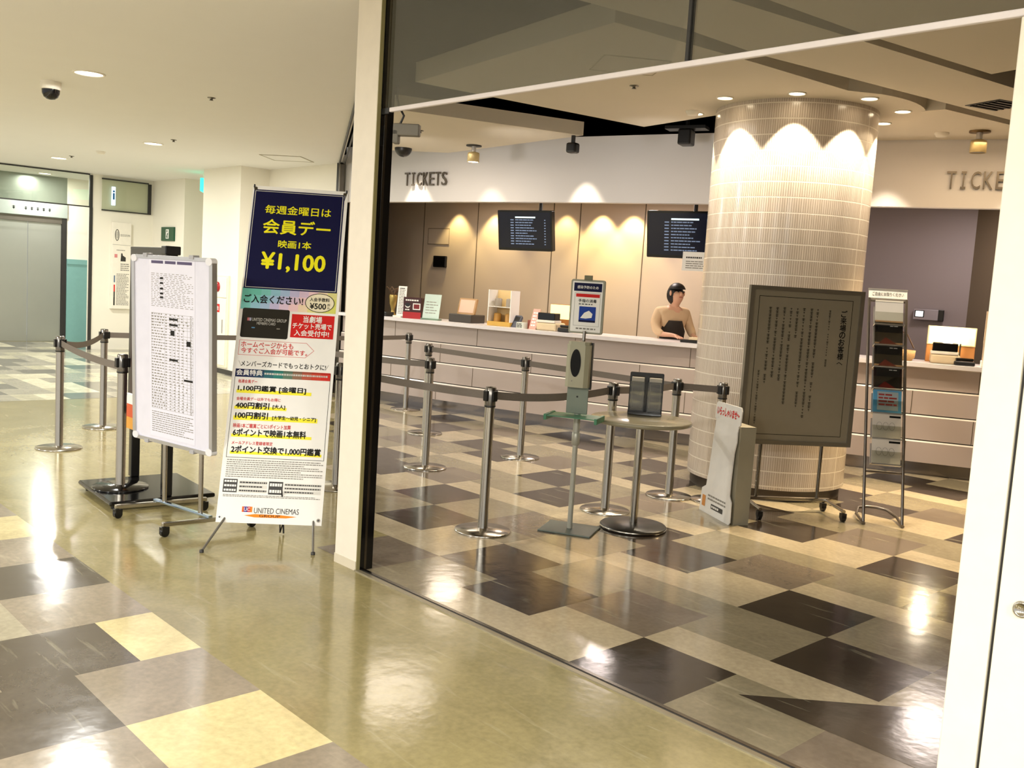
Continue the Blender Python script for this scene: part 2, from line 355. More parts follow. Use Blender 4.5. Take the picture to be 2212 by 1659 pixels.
# hanging smoke glass, its post
G_clear = glass_mat('clear_glass', (.93,.95,.9), .02)
G_trans = glass_mat('transom_glass', (.72,.73,.73), .045)
def glass_panel(name, lab, box_lo, box_hi, frame, axis, gm):
    t = thing(name, lab, 'glass panel', ((box_lo[0]+box_hi[0])/2, (box_lo[1]+box_hi[1])/2, box_lo[2])); c = Vector(t.location)
    lo = Vector(box_lo)-c; hi = Vector(box_hi)-c
    mb = MB(); mb.box(lo, hi, gm); mb.build('pane', t)
    mb = MB(); fr = frame
    if axis == 'y':
        mb.box((lo.x-.01,lo.y,lo.z-.02), (hi.x+.01,hi.y,lo.z), fr); mb.box((lo.x-.015,lo.y,hi.z), (hi.x+.015,hi.y,hi.z+.02), fr); mb.box((lo.x-.015,hi.y,lo.z-.02), (hi.x+.015,hi.y+.05,hi.z), fr)
    mb.build('frame', t); t['kind'] = 'structure'; return t
glass_panel('window_1', 'smoke glass screen hanging from the ceiling before the lift', (-12.91,-3.5,2.45), (-12.895,2.5,2.975), M_dgrey, 'y', G_clear)
glass_panel('window_2', 'framed glass pane on the wall above the floor guide', (-12.885,2.7,2.42), (-12.875,3.5,2.93), M_dgrey, 'y', G_clear)
mb = MB(); mb.box((-12.9,2.5,0), (-12.87,2.55,2.43), M_dgrey); struct(mb.build('trim_2'), 'thin dark upright at the corner before the lift', 'trim')
# skirting of the stepped wall
mb = MB()
for (x0,y0,x1,y1) in ((-9.78,3.068,-8.588,3.08),(-8.6,3.068,-8.588,3.53),(-8.6,3.518,-6.66,3.53),(-11.6,4.588,-9.78,4.6)): mb.box((x0,y0,0),(x1,y1,.07), M_dgrey)
struct(mb.build('baseboard_left'), 'dark skirting of the stepped hall wall', 'skirting')
# recess door
d = thing('door_2', 'pale door in the recess beside the hydrant cabinet', 'door', (-10.45,4.595,0)); d['kind'] = 'structure'
mb = MB(); mb.box((-.42,-.03,0),(.42,0,2.05), mat('door_cream','#ded4b8',.5)); mb.build('door_leaf', d)
mb = MB(); mb.box((-.49,-.045,0),(-.42,0,2.12), M_wall); mb.box((.42,-.045,0),(.49,0,2.12), M_wall); mb.box((-.49,-.045,2.05),(.49,0,2.12), M_wall); mb.build('door_frame', d)
mb = MB(); mb.cyl((.34,-.06,1.0),(.34,-.06,1.14),.012,M_steel); mb.cyl((.34,-.06,1.02),(.34,-.03,1.02),.008,M_steel); mb.build('door_handle', d)

# shop front: post, header, transom, sliding door, threshold, rail
M_post = mat('post_white', '#e8dfd0', .45)
t = thing('trim_3', 'white steel post at the left end of the shop front', 'post', (-.115,-.51,0)); t['kind'] = 'structure'
mb = MB(); mb.rbox((-.105,-.05,0),(.1,.05,3.0), M_post, .004); mb.build('column', t)
mb = MB(); mb.box((.1,-.047,0),(.104,-.026,3.0), mat('post_side_shade','#8c8358',.4)); mb.box((.1,-.026,0),(.106,-.002,3.0), M_blackgl); mb.box((.1,-.002,0),(.108,.012,3.0), M_steel_d); mb.box((.1,.012,0),(.108,.052,3.0), M_blackgl); mb.build('shutter_guide', t)  # olive strip is the post's own side, its shade painted in
mb = MB(); mb.box((-.107,-.052,0),(.1,.05,.05), mat('post_foot','#cfc5b0',.6)); mb.build('foot_plate', t)
mb = MB(); mb.rbox((.05,-.53,2.392),(4.6,-.51,2.414), mat('header_white','#e6dee0',.4), .004); mb.box((-.01,-.53,2.385),(.05,-.51,2.414), M_black); struct(mb.build('trim_4'), 'slim white header bar across the shop front', 'header')
t = thing('window_3', 'tinted transom glass above the shop front header', 'window', (2.3,-.52,2.414)); t['kind'] = 'structure'
for x0, x1 in ((-2.29,-.41),(-.4,1.1),(1.11,2.3)):
    mb = MB(); mb.box((x0,-.005,0),(x1,.005,.6), G_trans); mb.build('pane', t)
mb = MB(); mb.box((-.412,-.012,0),(-.398,.012,.6), M_dgrey); mb.box((1.1,-.012,0),(1.11,.012,.6), M_dgrey); mb.build('mullion', t)
M_door = mat('door_white_enamel', '#efe9da', .4, spec=.4)
d = thing('door_3', 'white sliding shutter door at the right edge of the shop front', 'door', (3.05,-.52,0)); d['kind'] = 'structure'
mb = MB(); mb.rbox((-.003,-.03,0),(.103,.03,2.385), M_door, .004); mb.build('door_stile', d)
mb = MB(); mb.box((.1,-.015,0),(.116,.02,2.385), M_dgrey); mb.build('door_seal', d)
mb = MB(); mb.rbox((.113,-.03,0),(1.4,.03,2.385), M_door, .004); mb.build('door_leaf', d)
mb = MB(); T = Matrix.Translation((.178,-.03,.755)) @ Matrix.Rotation(radians(90),4,'X')
mb.lathe([(.02,0),(.024,.004),(.022,.01),(.017,.011),(.016,.006),(0,.006)], M_steel, 24, T=T); mb.build('lock', d)
mb = MB(); mb.box((-.02,-.565,0),(4.4,-.54,.006), mat('track_light','#9b927c',.35,metal=.5)); mb.box((-.02,-.54,0),(4.4,-.525,.003), M_dgrey); mb.box((-.02,-.525,0),(4.4,-.505,.005), M_steel_d)
struct(mb.build('trim_5'), 'metal threshold track across the shop front', 'threshold')
mb = MB(); dv = (RAIL1-RAIL0).normalized(); nv = Vector((-dv.y,dv.x,0))
for off in (-.03,.03): mb.tube([RAIL0+nv*off+Vector((0,0,2.985)), RAIL1+nv*off+Vector((0,0,2.985))], .012, M_dgrey, 6)
mb.box((RAIL1.x-.05,RAIL1.y-.04,0),(RAIL1.x+.0,RAIL1.y+.03,2.99), M_black); mb.box((RAIL1.x+.0,RAIL1.y-.04,0),(RAIL1.x+.03,RAIL1.y+.02,2.99), M_steel_d)
struct(mb.build('trim_6'), 'dark shutter rail on the ceiling with its far guide post', 'shutter rail')

# ticket booth: fascia, inner ceiling, walls
M_fascia = mat('fascia_white', '#ebe7e6', .5, spec=.4, var=.015, scale=3)
xs = [-6.62+i*(8.4/40) for i in range(41)]
mb = MB(); a = [(x,CF(x),2.5) for x in xs]; b = [(x,CF(x),3.2) for x in xs]; a2 = [(x-.03,CF(x)+.1,2.5) for x in xs]; b2 = [(x-.03,CF(x)+.1,3.2) for x in xs]
mb.sheet(a,b,M_fascia); mb.sheet(a2,a,M_fascia); mb.sheet(b,b2,M_fascia); mb.sheet(b2,a2,M_fascia)
struct(mb.build('wall_fascia'), 'curved white fascia carrying the TICKETS signs', 'wall')
M_booth = mat('booth_wall', '#c3b3a0', .6, var=.02, scale=2); M_purple = mat('purple_wall', '#877d80', .6, var=.02, scale=2); M_brown = mat('brown_wall', '#5c4f40', .6, var=.03, scale=2)
mb = MB(); bx = [-8.8+i*(7.4/30) for i in range(31)]
mb.sheet([(x,CF(x)+2.2,0) for x in bx],[(x,CF(x)+2.2,2.9) for x in bx],M_booth)
for x in (-7.6,-6.516,-5.2,-4.78,-3.839,-2.6): y = CF(x)+2.2; mb.box((x-.006,y-.004,0),(x+.006,y+.02,2.9), mat('seam','#5d5140',.8))
mb.sheet([(-6.72,3.56,0),(-8.8,CF(-8.8)+2.2,0)],[(-6.72,3.56,2.9),(-8.8,CF(-8.8)+2.2,2.9)],M_booth,flip=True)
struct(mb.build('wall_back'), 'warm beige back wall behind the ticket counter', 'wall')
mb = MB(); mb.sheet([(-1.4,CF(-1.4)+2.2,0),(-.14,7.38,0)],[(-1.4,CF(-1.4)+2.2,2.9),(-.14,7.38,2.9)],M_purple)
struct(mb.build('wall_purple'), 'grey purple wall behind the right ticket counter', 'wall')
mb = MB(); mb.sheet([(-.14,7.38,0),(1.9,6.4,0),(3.7,6.3,0)],[(-.14,7.38,2.9),(1.9,6.4,2.9),(3.7,6.3,2.9)],M_brown,smooth=False)
struct(mb.build('wall_brown'), 'brown wall at the right end of the ticket booth', 'wall')
mb = MB(); mb.box((3.7,-.45,0),(3.8,6.4,4.2), M_brown); struct(mb.build('wall_right'), 'brown side wall of the lobby behind the shop front door', 'wall')
mb = MB(); mb.sheet([(x,CF(x)+.1,2.74) for x in xs],[(x-.5,CF(x)+2.35,2.74) for x in xs],M_booth,flip=True); struct(mb.build('ceiling'), 'inner ceiling of the ticket booth', 'ceiling')

# ================================================================== PILLAR
def pillar_material():
    m = bpy.data.materials.new('white_mosaic_tile'); m.use_nodes = True; nt = m.node_tree; N = nt.nodes; L = nt.links; b = N['Principled BSDF']
    tc = N.new('ShaderNodeTexCoord'); sx = N.new('ShaderNodeSeparateXYZ'); L.new(tc.outputs['Object'], sx.inputs[0])
    at = N.new('ShaderNodeMath'); at.operation = 'ARCTAN2'; L.new(sx.outputs['Y'], at.inputs[0]); L.new(sx.outputs['X'], at.inputs[1])
    ml = N.new('ShaderNodeMath'); ml.operation = 'MULTIPLY'; ml.inputs[1].default_value = .6435; L.new(at.outputs[0], ml.inputs[0])
    cx = N.new('ShaderNodeCombineXYZ'); L.new(ml.outputs[0], cx.inputs[0]); L.new(sx.outputs['Z'], cx.inputs[1])
    br = N.new('ShaderNodeTexBrick'); br.offset = 0.0; br.inputs['Scale'].default_value = 1.0; br.inputs['Brick Width'].default_value = .0175; br.inputs['Row Height'].default_value = .118
    br.inputs['Mortar Size'].default_value = .0017; br.inputs['Mortar Smooth'].default_value = .3
    br.inputs['Color1'].default_value = lin('#d8ccbf')+(1,); br.inputs['Color2'].default_value = lin('#cdc0b2')+(1,); br.inputs['Mortar'].default_value = lin('#9c8c77')+(1,)
    L.new(cx.outputs[0], br.inputs['Vector'])
    b2 = N.new('ShaderNodeTexBrick'); b2.offset = 0.0; b2.inputs['Scale'].default_value = 1.0; b2.inputs['Brick Width'].default_value = 50.0; b2.inputs['Row Height'].default_value = .118; b2.inputs['Mortar Size'].default_value = .005; b2.inputs['Mortar Smooth'].default_value = .2
    b2.inputs['Color1'].default_value = (1,1,1,1); b2.inputs['Color2'].default_value = (1,1,1,1); b2.inputs['Mortar'].default_value = lin('#9b8a76')+(1,)
    L.new(cx.outputs[0], b2.inputs['Vector']); mm = N.new('ShaderNodeMix'); mm.data_type = 'RGBA'; mm.inputs[7].default_value = lin('#e9e0d2')+(1,)
    L.new(b2.outputs['Fac'], mm.inputs[0]); L.new(br.outputs['Color'], mm.inputs[6]); L.new(mm.outputs[2], b.inputs['Base Color'])
    bp = N.new('ShaderNodeBump'); bp.inputs['Strength'].default_value = .8; bp.inputs['Distance'].default_value = .004; bp.invert = True
    mxh = N.new('ShaderNodeMath'); mxh.operation = 'MAXIMUM'; L.new(br.outputs['Fac'], mxh.inputs[0]); L.new(b2.outputs['Fac'], mxh.inputs[1]); L.new(mxh.outputs[0], bp.inputs['Height']); L.new(bp.outputs[0], b.inputs['Normal'])
    b.inputs['Roughness'].default_value = .18; b.inputs['Specular IOR Level'].default_value = .6
    return m
PC = (-.2154, 3.6921); PR = .6435
pil = thing('trim_7', 'thick round pillar clad in white mosaic tile', 'pillar', (PC[0], PC[1], 0)); pil['kind'] = 'structure'
mb = MB(); mb.lathe([(PR,.09),(PR,3.1)], pillar_material(), 128, cap=False); mb.build('shaft', pil)
mb = MB(); mb.lathe([(PR-.03,0),(PR-.03,.092),(PR-.02,.092)], mat('pillar_plinth','#4a4036',.5), 96, cap=False); mb.build('plinth', pil)

# ================================================================== CEILING FITTINGS
M_bulb = mat('lamp_glow', '#fff6e4', .5, emit=9.0, emcol='#fff3dc'); M_bulbw = mat('warm_lamp_glow', '#fff0d8', .5, emit=16.0, emcol='#ffe9c4')
def downlight(x, y, z, r, lab, glow, group):
    t = thing('downlight', lab, 'ceiling light', (x, y, z), 0, group)
    mb = MB(); mb.lathe([(r*1.16,0),(r*1.16,-.006),(r*1.0,-.009),(r*.96,0)], M_white, 32, cap=False); mb.build('trim_ring', t)
    mb = MB(); mb.lathe([(r*.97,-.004),(0,-.004)], glow, 32, cap=False); mb.build('lamp', t)
for (x, y), lab in zip(CORR_LAMPS, ['largest round ceiling light, beside the dome camera', 'round ceiling light in the hall left of the hatch', 'small round ceiling light in the hall near the smoke glass', 'tiny round ceiling light behind the smoke glass before the lift']):
    downlight(x, y, 3.0, .105, lab, M_bulb, 'round downlights in the hall ceiling')
RING = [(-.35,2.88,'above the pillar front, left of three'), (.2,3.0,'above the pillar front, middle of three'), (.557,3.41,'above the pillar front, right of three'), (.55,3.97,'right of the pillar, next to the rounded panel edge'), (.197,4.37,'just behind the right edge of the pillar'), (-.93,3.3,'hidden half behind the left edge of the pillar'), (-.95,4.05,'behind the pillar')]
for x, y, p in RING:
    if p != 'behind the pillar': downlight(x, y, 3.1, .058, 'small warm downlight ' + p, M_bulbw, 'downlights ringed around the pillar')
    dx, dy = PC[0]-x, PC[1]-y; dl = hypot(dx, dy)
    spot('ring_spot', (x, y, 3.08), 105, 82, (x+dx/dl*.02, y+dy/dl*.02, 0), WARM, .14, .02)
# dome camera
t = thing('dome_camera', 'white dome security camera with dark bubble on hall ceiling', 'security camera', (-4.5, -.73, 3.0))
mb = MB(); mb.lathe([(.08,0),(.08,-.055),(.072,-.065),(0,-.065)], M_white, 28, cap=False); mb.build('housing', t)
mb = MB(); mb.lathe([(.07,-.065),(.068,-.095),(.055,-.125),(.03,-.142),(0,-.147)], M_blackgl, 28, cap=False); mb.build('dome', t)
def sprinkler(x, y, z, lab):
    t = thing('sprinkler_head', lab, 'sprinkler', (x, y, z), 0, 'ceiling sprinkler heads')
    mb = MB(); mb.lathe([(.035,0),(.035,-.004),(.012,-.008),(.012,-.02),(.02,-.023),(0,-.025)], M_steel_d, 20, cap=False); mb.build('body', t)
sprinkler(-3.85,.367,3.0,'sprinkler head alone in the middle of the hall ceiling'); sprinkler(-6.95,1.38,3.0,'sprinkler head beside the second hall downlight'); sprinkler(-10.37,1.37,3.0,'sprinkler head beside the farther hall downlight')
sprinkler(-.686,2.194,3.1,'sprinkler head on the lobby panel left of the pillar'); sprinkler(-3.759,2.544,3.05,'sprinkler head on the panel before the left TICKETS sign')
def smoke(x, y, z, lab):
    t = thing('smoke_detector', lab, 'smoke detector', (x, y, z), 0, 'smoke detectors')
    mb = MB(); mb.lathe([(.06,0),(.06,-.012),(.05,-.022),(.045,-.034),(0,-.036)], M_white, 24, cap=False); mb.build('body', t)
smoke(-9.247,1.375,3.0,'flat smoke detector on the hall ceiling'); smoke(-.892,3.205,3.1,'dark smoke detector on the lobby panel left of the pillar'); smoke(.42,5.0,3.1,'smoke detector right of the pillar near the right TICKETS sign')
t = thing('ceiling_hatch', 'framed inspection hatch in the hall ceiling above the banner', 'ceiling hatch', (-7.05,2.92,3.0), radians(41))
mb = MB()
for lo, hi in (((-.27,-.27,-.006),(.27,-.255,0)),((-.27,.255,-.006),(.27,.27,0)),((-.27,-.255,-.006),(-.255,.255,0)),((.255,-.255,-.006),(.27,.255,0))): mb.box(lo,hi,mat('hatch_frame','#9d967e',.5,metal=.3))
mb.build('frame', t); mb = MB(); mb.box((-.255,-.255,-.003),(.255,.255,0),M_ceil); mb.build('lid', t)
t = thing('ceiling_hatch', 'square hatch in the lobby panel seen through the transom', 'ceiling hatch', (-.3,1.68,3.1), radians(55), None)
mb = MB()
for lo, hi in (((-.23,-.23,-.004),(.23,-.222,0)),((-.23,.222,-.004),(.23,.23,0)),((-.23,-.222,-.004),(-.222,.222,0)),((.222,-.222,-.004),(.23,.222,0))): mb.box(lo,hi,mat('hatch_line','#a3987c',.6))
mb.build('frame', t); mb = MB(); mb.box((-.222,-.222,-.002),(.222,.222,0),M_panel); mb.build('lid', t)
t = thing('air_vent', 'dark air vent in the lobby panel by the right door edge', 'vent', (1.22,4.05,3.1), radians(70))
mb = MB(); mb.box((-.15,-.15,-.004),(.15,.15,0),M_dgrey); mb.build('plate', t); mb = MB()
for i in range(5): mb.box((-.13,-.12+i*.055,-.012),(.13,-.1+i*.055,-.004),M_black)
mb.build('slat', t)
def track_spot(x, y, z, lab, on, aim):
    t = thing('ceiling_spotlight', lab, 'spotlight', (x, y, z), 0, 'spotlights before the TICKETS signs')
    mb = MB(); mb.lathe([(.085,0),(.085,-.012),(0,-.012)], M_dgrey if on else mat('bronze','#6b5430',.4,metal=.5), 24, cap=False); mb.cyl((0,0,-.01),(0,0,-.08),.025,M_alu); mb.build('base', t)
    mb = MB(); mb.lathe([(.03,-.07),(.062,-.08),(.066,-.1),(.066,-.18),(.058,-.18)], mat('spot_body','#c8b483',.35,metal=.4), 24, cap=False); mb.build('lamp_head', t)
    mb = MB(); mb.lathe([(.06,-.176),(0,-.176)], M_bulbw if on else M_grey, 24, cap=False); mb.build('lamp', t)
track_spot(-3.999,3.464,3.05,'lit cylinder spotlight hanging before the left TICKETS sign',True,None)
track_spot(.72,5.05,3.1,'unlit cylinder spotlight above the right TICKETS sign',False,None)
spot('fascia_spot', (-3.999,3.464,2.85), 60, 100, (-4.0,3.6,0), WARM, .8)
for x in (-4.7,-3.2,-1.8): spot('fascia_fill', (x+.5,CF(x)-1.9,2.6), 24, 84, (x,CF(x),2.8), (1,.94,.9), 1.0, .1)  # added fill spots without fixtures, brightening the fascia
for x, dy, pw in ((-5.3,.22,60),(-4.2,.3,20),(-3.0,.25,45),(-.05,.35,40),(1.0,.4,50)): spot('fascia_wash', (x, CF(x)-dy, 3.02), pw, 58, (x, CF(x)-.02, 1.6), WARM, .5, .03)
def speaker(x, y, z, lab):
    t = thing('ceiling_speaker', lab, 'speaker', (x, y, z), radians(15), 'black speakers under the lobby ceiling')
    mb = MB(); mb.box((-.015,-.015,0),(.015,.015,.08),M_black); mb.build('bracket', t)
    mb = MB(); mb.rbox((-.055,-.05,-.1),(.055,.05,0),M_black,.02); mb.build('cabinet', t)
speaker(-2.5,3.46,2.98,'black speaker hanging at the corner of the left lobby panel')
t = thing('projector', 'black box fixture hanging under the void left of the pillar', 'projector', (-1.7,4.2,3.1), radians(20))
mb = MB(); mb.box((-.2,-.08,.06),(.2,.08,.09),M_black); mb.cyl((0,0,.09),(0,0,1.1),.02,M_black); mb.build('mount', t); mb = MB(); mb.rbox((-.065,-.08,-.09),(.065,.08,.06),M_black,.015); mb.build('body', t)
t = thing('wall_speaker', 'black dome fixture under the panel next to the shop front post', 'speaker', (-5.0,3.25,3.05)); mb = MB(); mb.sphere((0,0,0),.1,M_black,20,z0=-1,z1=0); mb.build('dome', t)

# ================================================================== HALL WALL THINGS
t = thing('floor_guide', 'white floor guide board with an oval zero logo on the hall wall', 'sign', (-12.9,3.03,.72), 0)
mb = MB(); mb.rbox((0,-.165,0),(.075,.165,1.5),M_white,.006); mb.build('panel', t)
bdT = Matrix.Translation((.076,-.165,0)) @ Matrix.Rotation(radians(90),4,'Z')
class WB(Board):
    def __init__(s, T): s.T = T
    def P(s, x, y, d=0): return tuple(s.T @ Vector((x, -d, y)))
b_ = WB(bdT); mb = MB()
b_.ellipse(mb,.085,1.28,.036,.1,M_ink,inner=.012); b_.ellipse(mb,.085,1.28,.012,.06,M_ink,inner=.006); b_.lines(mb,.14,1.26,.31,1.3,2,M_grey,seed=4); b_.quad(mb,0.01,1.11,.32,1.115,M_grey); mb.build('logo_print', t); mb = MB()
b_.lines(mb,.08,1.01,.28,1.03,1,M_grey,seed=8,fill=.7,lo=.015,hi=.025); b_.poly(mb,[(.15,.83),(.24,.83),(.24,.9),(.19,.93),(.18,.97),(.16,.97)],M_dgrey); b_.cq(mb,.07,.92,.05,.06,mat('soft_red','#d98686',.5))
b_.lines(mb,.15,.66,.3,.8,4,M_grey,seed=5); b_.quad(mb,.04,.06,.062,.2,M_ink); b_.quad(mb,.04,.2,.062,.3,M_dgrey); b_.quad(mb,.04,.3,.062,.42,M_red); b_.quad(mb,.04,.46,.062,.58,mat('blue_grey','#56708c',.5))
b_.lines(mb,.085,.06,.3,.62,22,M_grey,seed=6,hi=.04); mb.build('floor_list', t)
t = thing('exit_sign', 'small green and white exit sign plate on the hall wall', 'exit sign', (-12.2,3.6,1.95))
M_gr = mat('exit_green','#0b4a2e',.4,emit=.05); mb = MB(); mb.rbox((-.26,-.03,0),(.26,0,.24),M_gr,.004); mb.build('plate', t)
mb = MB(); b2 = Board((-.26,-.03,0)); b2.quad(mb,.2,.04,.32,.2,M_paper); b2.ellipse(mb,.25,.17,.02,.02,M_gr,.002); b2.poly(mb,[(.22,.06),(.26,.14),(.3,.13),(.27,.09),(.29,.05)],M_gr,.002); mb.build('pictogram', t)
t = thing('exit_lamp', 'lit green exit lamp hanging edge-on in the recess', 'exit sign', (-10.25,3.3,2.70), radians(-33))
mb = MB(); mb.rbox((-.22,-.025,0),(.22,.025,.2),mat('exit_lamp_green','#2fe0b4',.4,emit=2.2),.006); mb.build('lamp_box', t); mb = MB(); mb.cyl((0,0,.2),(0,0,.3),.012,M_white); mb.build('stem', t)
t = thing('restroom_sign', 'small lit blue white pictogram sign on the glass above the floor guide', 'sign', (-12.86,2.885,2.5))
mb = MB(); mb.rbox((0,-.035,0),(.02,.035,.32),mat('sign_lit','#cfe6f5',.4,emit=1.2),.01); mb.build('lamp_box', t)
mb = MB(); mb.sphere((.021,0,.24),.018,mat('ink_blue','#3b78b4',.5),12); mb.box((.02,-.016,.1),(.023,.016,.21),MATS['ink_blue']); mb.build('pictogram', t)
t = thing('hydrant_cabinet', 'white fire hydrant cabinet with red alarm lamp and red labels', 'hydrant cabinet', (-9.13,3.08,.1))
mb = MB(); mb.rbox((-.3,-.03,0),(.3,0,1.34),mat('cabinet_white','#efe8d2',.4),.004); mb.build('body', t)
mb = MB(); mb.rbox((-.27,-.042,1.02),(.27,-.028,1.31),M_white,.003); mb.build('alarm_panel', t)
mb = MB(); mb.rbox((-.27,-.042,.03),(.27,-.028,1.0),M_white,.003); dr = mb.build('door', t)
mb = MB(); mb.rbox((.17,-.055,.5),(.19,-.04,.7),M_alu,.004); mb.build('handle', dr)
mb = MB(); mb.sphere((.0,-.04,1.17),.075,mat('alarm_red','#a3171b',.25),20,sc=(1,.5,1)); mb.build('alarm_lamp', t)
mb = MB(); b2 = Board((-.3,-.043,0)); b2.cq(mb,.26,.86,.24,.12,M_red); b2.text(mb,'消火栓',.26,.86,.2,.07,M_paper,.003,.02); mb.build('label', t); mb = MB(); b2.cq(mb,.22,.24,.16,.12,M_red); b2.text(mb,'消火器',.22,.24,.13,.06,M_paper,.003,.02); mb.build('label', t)
t = thing('control_box', 'small grey sensor box clamped to the shop front post', 'sensor', (.1,-.46,2.31), radians(40))
mb = MB(); mb.rbox((-.06,-.02,-.03),(.075,.03,.03),mat('box_grey','#6f6a60',.5),.006); mb.rbox((-.06,-.02,-.07),(-.03,.03,.0),MATS['box_grey'],.006); mb.build('housing', t)
mb = MB(); mb.tube([(-.03,0,.02),(-.01,0,.07),(-.04,0,.12),(-.05,0,.16),(-.045,0,.22)],.006,M_black,8); mb.build('cable', t)

# ================================================================== BARRIER POSTS
def make_post():
    t = bpy.data.objects.new('barrier_post', None); COL.objects.link(t)
    mb = MB(); mb.lathe([(.178,0),(.18,.006),(.176,.012),(.05,.02),(.033,.024)], M_steel, 48, cap=False); mb.build('base', t)
    mb = MB(); mb.lathe([(.033,.02),(.031,.03),(.031,.8)], M_steel, 28, cap=False); mb.build('pole', t)
    mb = MB(); mb.lathe([(.031,.795),(.034,.797),(.034,.806),(.0345,.808),(.0345,.918),(.03,.924),(0,.926)], mat('head_steel','#7d7974',.22,metal=.9), 28, cap=False)
    mb.build('head', t); mb = MB(); mb.lathe([(.035,.797),(.036,.8),(.036,.806),(.035,.808)], M_black, 28, cap=False); mb.build('collar', t)
    for q in (0, 90, 180, 270):
        mb = MB(); T = Matrix.Rotation(radians(q),4,'Z'); mb.rbox((.03,-.018,.835),(.047,.018,.9),M_black,.004,T); mb.build('belt_socket', t)
    return t
POSTS = {
 'st1': (-4.04,-.778,'leftmost steel barrier post, nearest the lift'), 'st2': (-4.926,-.106,'steel barrier post behind the leftmost one, left of the black sign stand'), 'st3': (-2.2,-.975,'steel barrier post standing on the black base of the sign stand'),
 'A': (-.292,.583,'nearest steel barrier post, right of the white shop front post'), 'near': (-2.081,1.507,'steel barrier post in front of the other at the corner of the queue lane'), 'far': (-3.503,2.601,'steel barrier post mostly hidden behind the one before it in the queue lane'),
 'D': (-5.0,3.47,'farthest steel barrier post, close to the left counter end'), 'E': (-2.081,2.603,'steel barrier post left of the hand sanitizer stand, before the counter'), 'F': (-.274,1.732,'steel barrier post standing behind the round table'),
 'G': (-.35,2.57,'steel barrier post right of the round table, before the pillar'), 'H': (-.06,2.76,'steel barrier post touching the left side of the pillar behind the cut-out board'), 'K': (-3.99,1.17,'steel barrier post tucked out of sight behind the tall banner'), 'B': (-1.787,.446,'steel barrier post glimpsed between the tall banner and the white post')}
proto = make_post(); PO = {}
for i, (k, (x, y, lab)) in enumerate(POSTS.items()):
    o = proto if i == 0 else copy_tree(proto); o.location = (x, y, .06 if k == 'st3' else 0); o.scale = (1, 1, .966 if k == 'st3' else 1); PO[k] = o
    tag(o, lab, 'barrier post', 'belt barrier posts of the queue')
    if k == 'st3':
        for ch in o.children:
            if ch.name.startswith('base'): ch.data = ch.data.copy(); ch.data.materials[0] = M_blackgl; ch['label'] = 'black base disc'
def belt(a, b, owner, sag=.012):
    p = Vector(POSTS[a][:2]) if isinstance(a, str) else Vector(a); q = Vector(POSTS[b][:2]) if isinstance(b, str) else Vector(b)
    dv = (q-p).normalized(); o = Vector(POSTS[owner][:2]); n = 14; up = []; dn = []
    p2 = p + dv*.04; q2 = q - dv*.04; nv = Vector((-dv.y, dv.x))*.0012
    mb = MB(); L1 = []; 
    for s_ in (1, -1):
        A = []; B = []
        for i in range(n+1):
            u = i/n; c = p2.lerp(q2, u) - o + nv*s_; z = .868 - sag*4*u*(1-u); A.append((c.x, c.y, z-.025)); B.append((c.x, c.y, z+.025))
        mb.sheet(A, B, M_belt, True, s_ < 0)
    mb.build('belt', PO[owner])
belt('st1','st2','st1',.05); belt('st1','st3','st1',.02); belt('st2','D','st2',.02); belt('far','E','far',.0); belt('E','G','E',.0); belt('G','H','G',.0)
belt('B','A','B',.012); belt('A','F','A',.03); belt('F','G','F',.01); belt('near','K','near',.02)

# ================================================================== SIGN STANDS IN THE HALL
def caster(mb, x, y, z=0.0, r=.028, rz=0, mt=None):
    T = Matrix.Translation((x,y,z)) @ Matrix.Rotation(rz,4,'Z')
    mb.cyl((-.012,0,r),(.012,0,r),r,M_black,20,T); mb.box((-.018,-.022,r*.9),(.018,.022,r*2.2),M_black,T); mb.cyl((0,0,r*2),(0,0,r*2.8),.008,M_steel_d,10,T)
# timetable whiteboard
t = thing('timetable_board', 'upright white whiteboard on castors with a long printed timetable', 'sign board', (-1.835,-1.034,0), radians(10.1))
W, H = .61, 1.197
bd = Board((0,0,.465), -.033, .818/.61, 1.145/1.197)
mb = MB(); bd.rslab(mb,.012,.012,W-.012,H-.012,.03,-.02,.0,mat('whiteboard','#d9d8e6',.18,spec=.6)); mb.build('panel', t)
mb = MB()
for x0,y0,x1,y1 in ((0,.03,.022,H-.03),(W-.022,.03,W,H-.03),(.03,0,W-.03,.022),(.03,H-.022,W-.03,H)): bd.slab(mb,x0,y0,x1,y1,-.026,.008,M_alu)
mb.build('frame', t)
for cx, cy in ((0,0),(W-.045,0),(0,H-.045),(W-.045,H-.045)):
    mb = MB(); bd.rslab(mb,cx,cy,cx+.045,cy+.045,.02,-.028,.01,mat('corner_white','#dedde2',.4)); mb.build('corner_cap', t)
for cx, cy in ((.1,-.012),(.45,-.012),(.1,H-.012),(.45,H-.012)):
    mb = MB(); bd.rslab(mb,cx,cy,cx+.03,cy+.024,.004,-.03,.012,mat('clip_grey','#a8a7ab',.3)); mb.build('clip', t)
mb = MB(); bd.cq(mb,.309,.607,.345,1.13,print_mat('paper_cool','#dddcea'),.0008)
X0, X1 = .152, .468
for x0_, x1_ in ((.153,.245),(.258,.34),(.35,.46)): bd.quad(mb,x0_,1.147,x1_,1.165,mat('ink_plum','#4a3f63',.5))
bd.lines(mb,X0,.875,X1,1.09,20,M_grey,seed=11,hi=.03,lo=.008,gap=.012,fill=.3)
for y in (.93,.955,.985,1.02,1.05): bd.quad(mb,.22,y,.245,y+.012,M_ink,.0016)
for y in [.225+.0185*i for i in range(34) if i not in (8,20,27)]: bd.quad(mb,X0,y,X1,y+.0015,M_grey)
for x in (X0,.255,.31,.335,.365,.395,.425,X1-.0015): bd.quad(mb,x,.225,x+.0012,.83,M_grey,.0013)
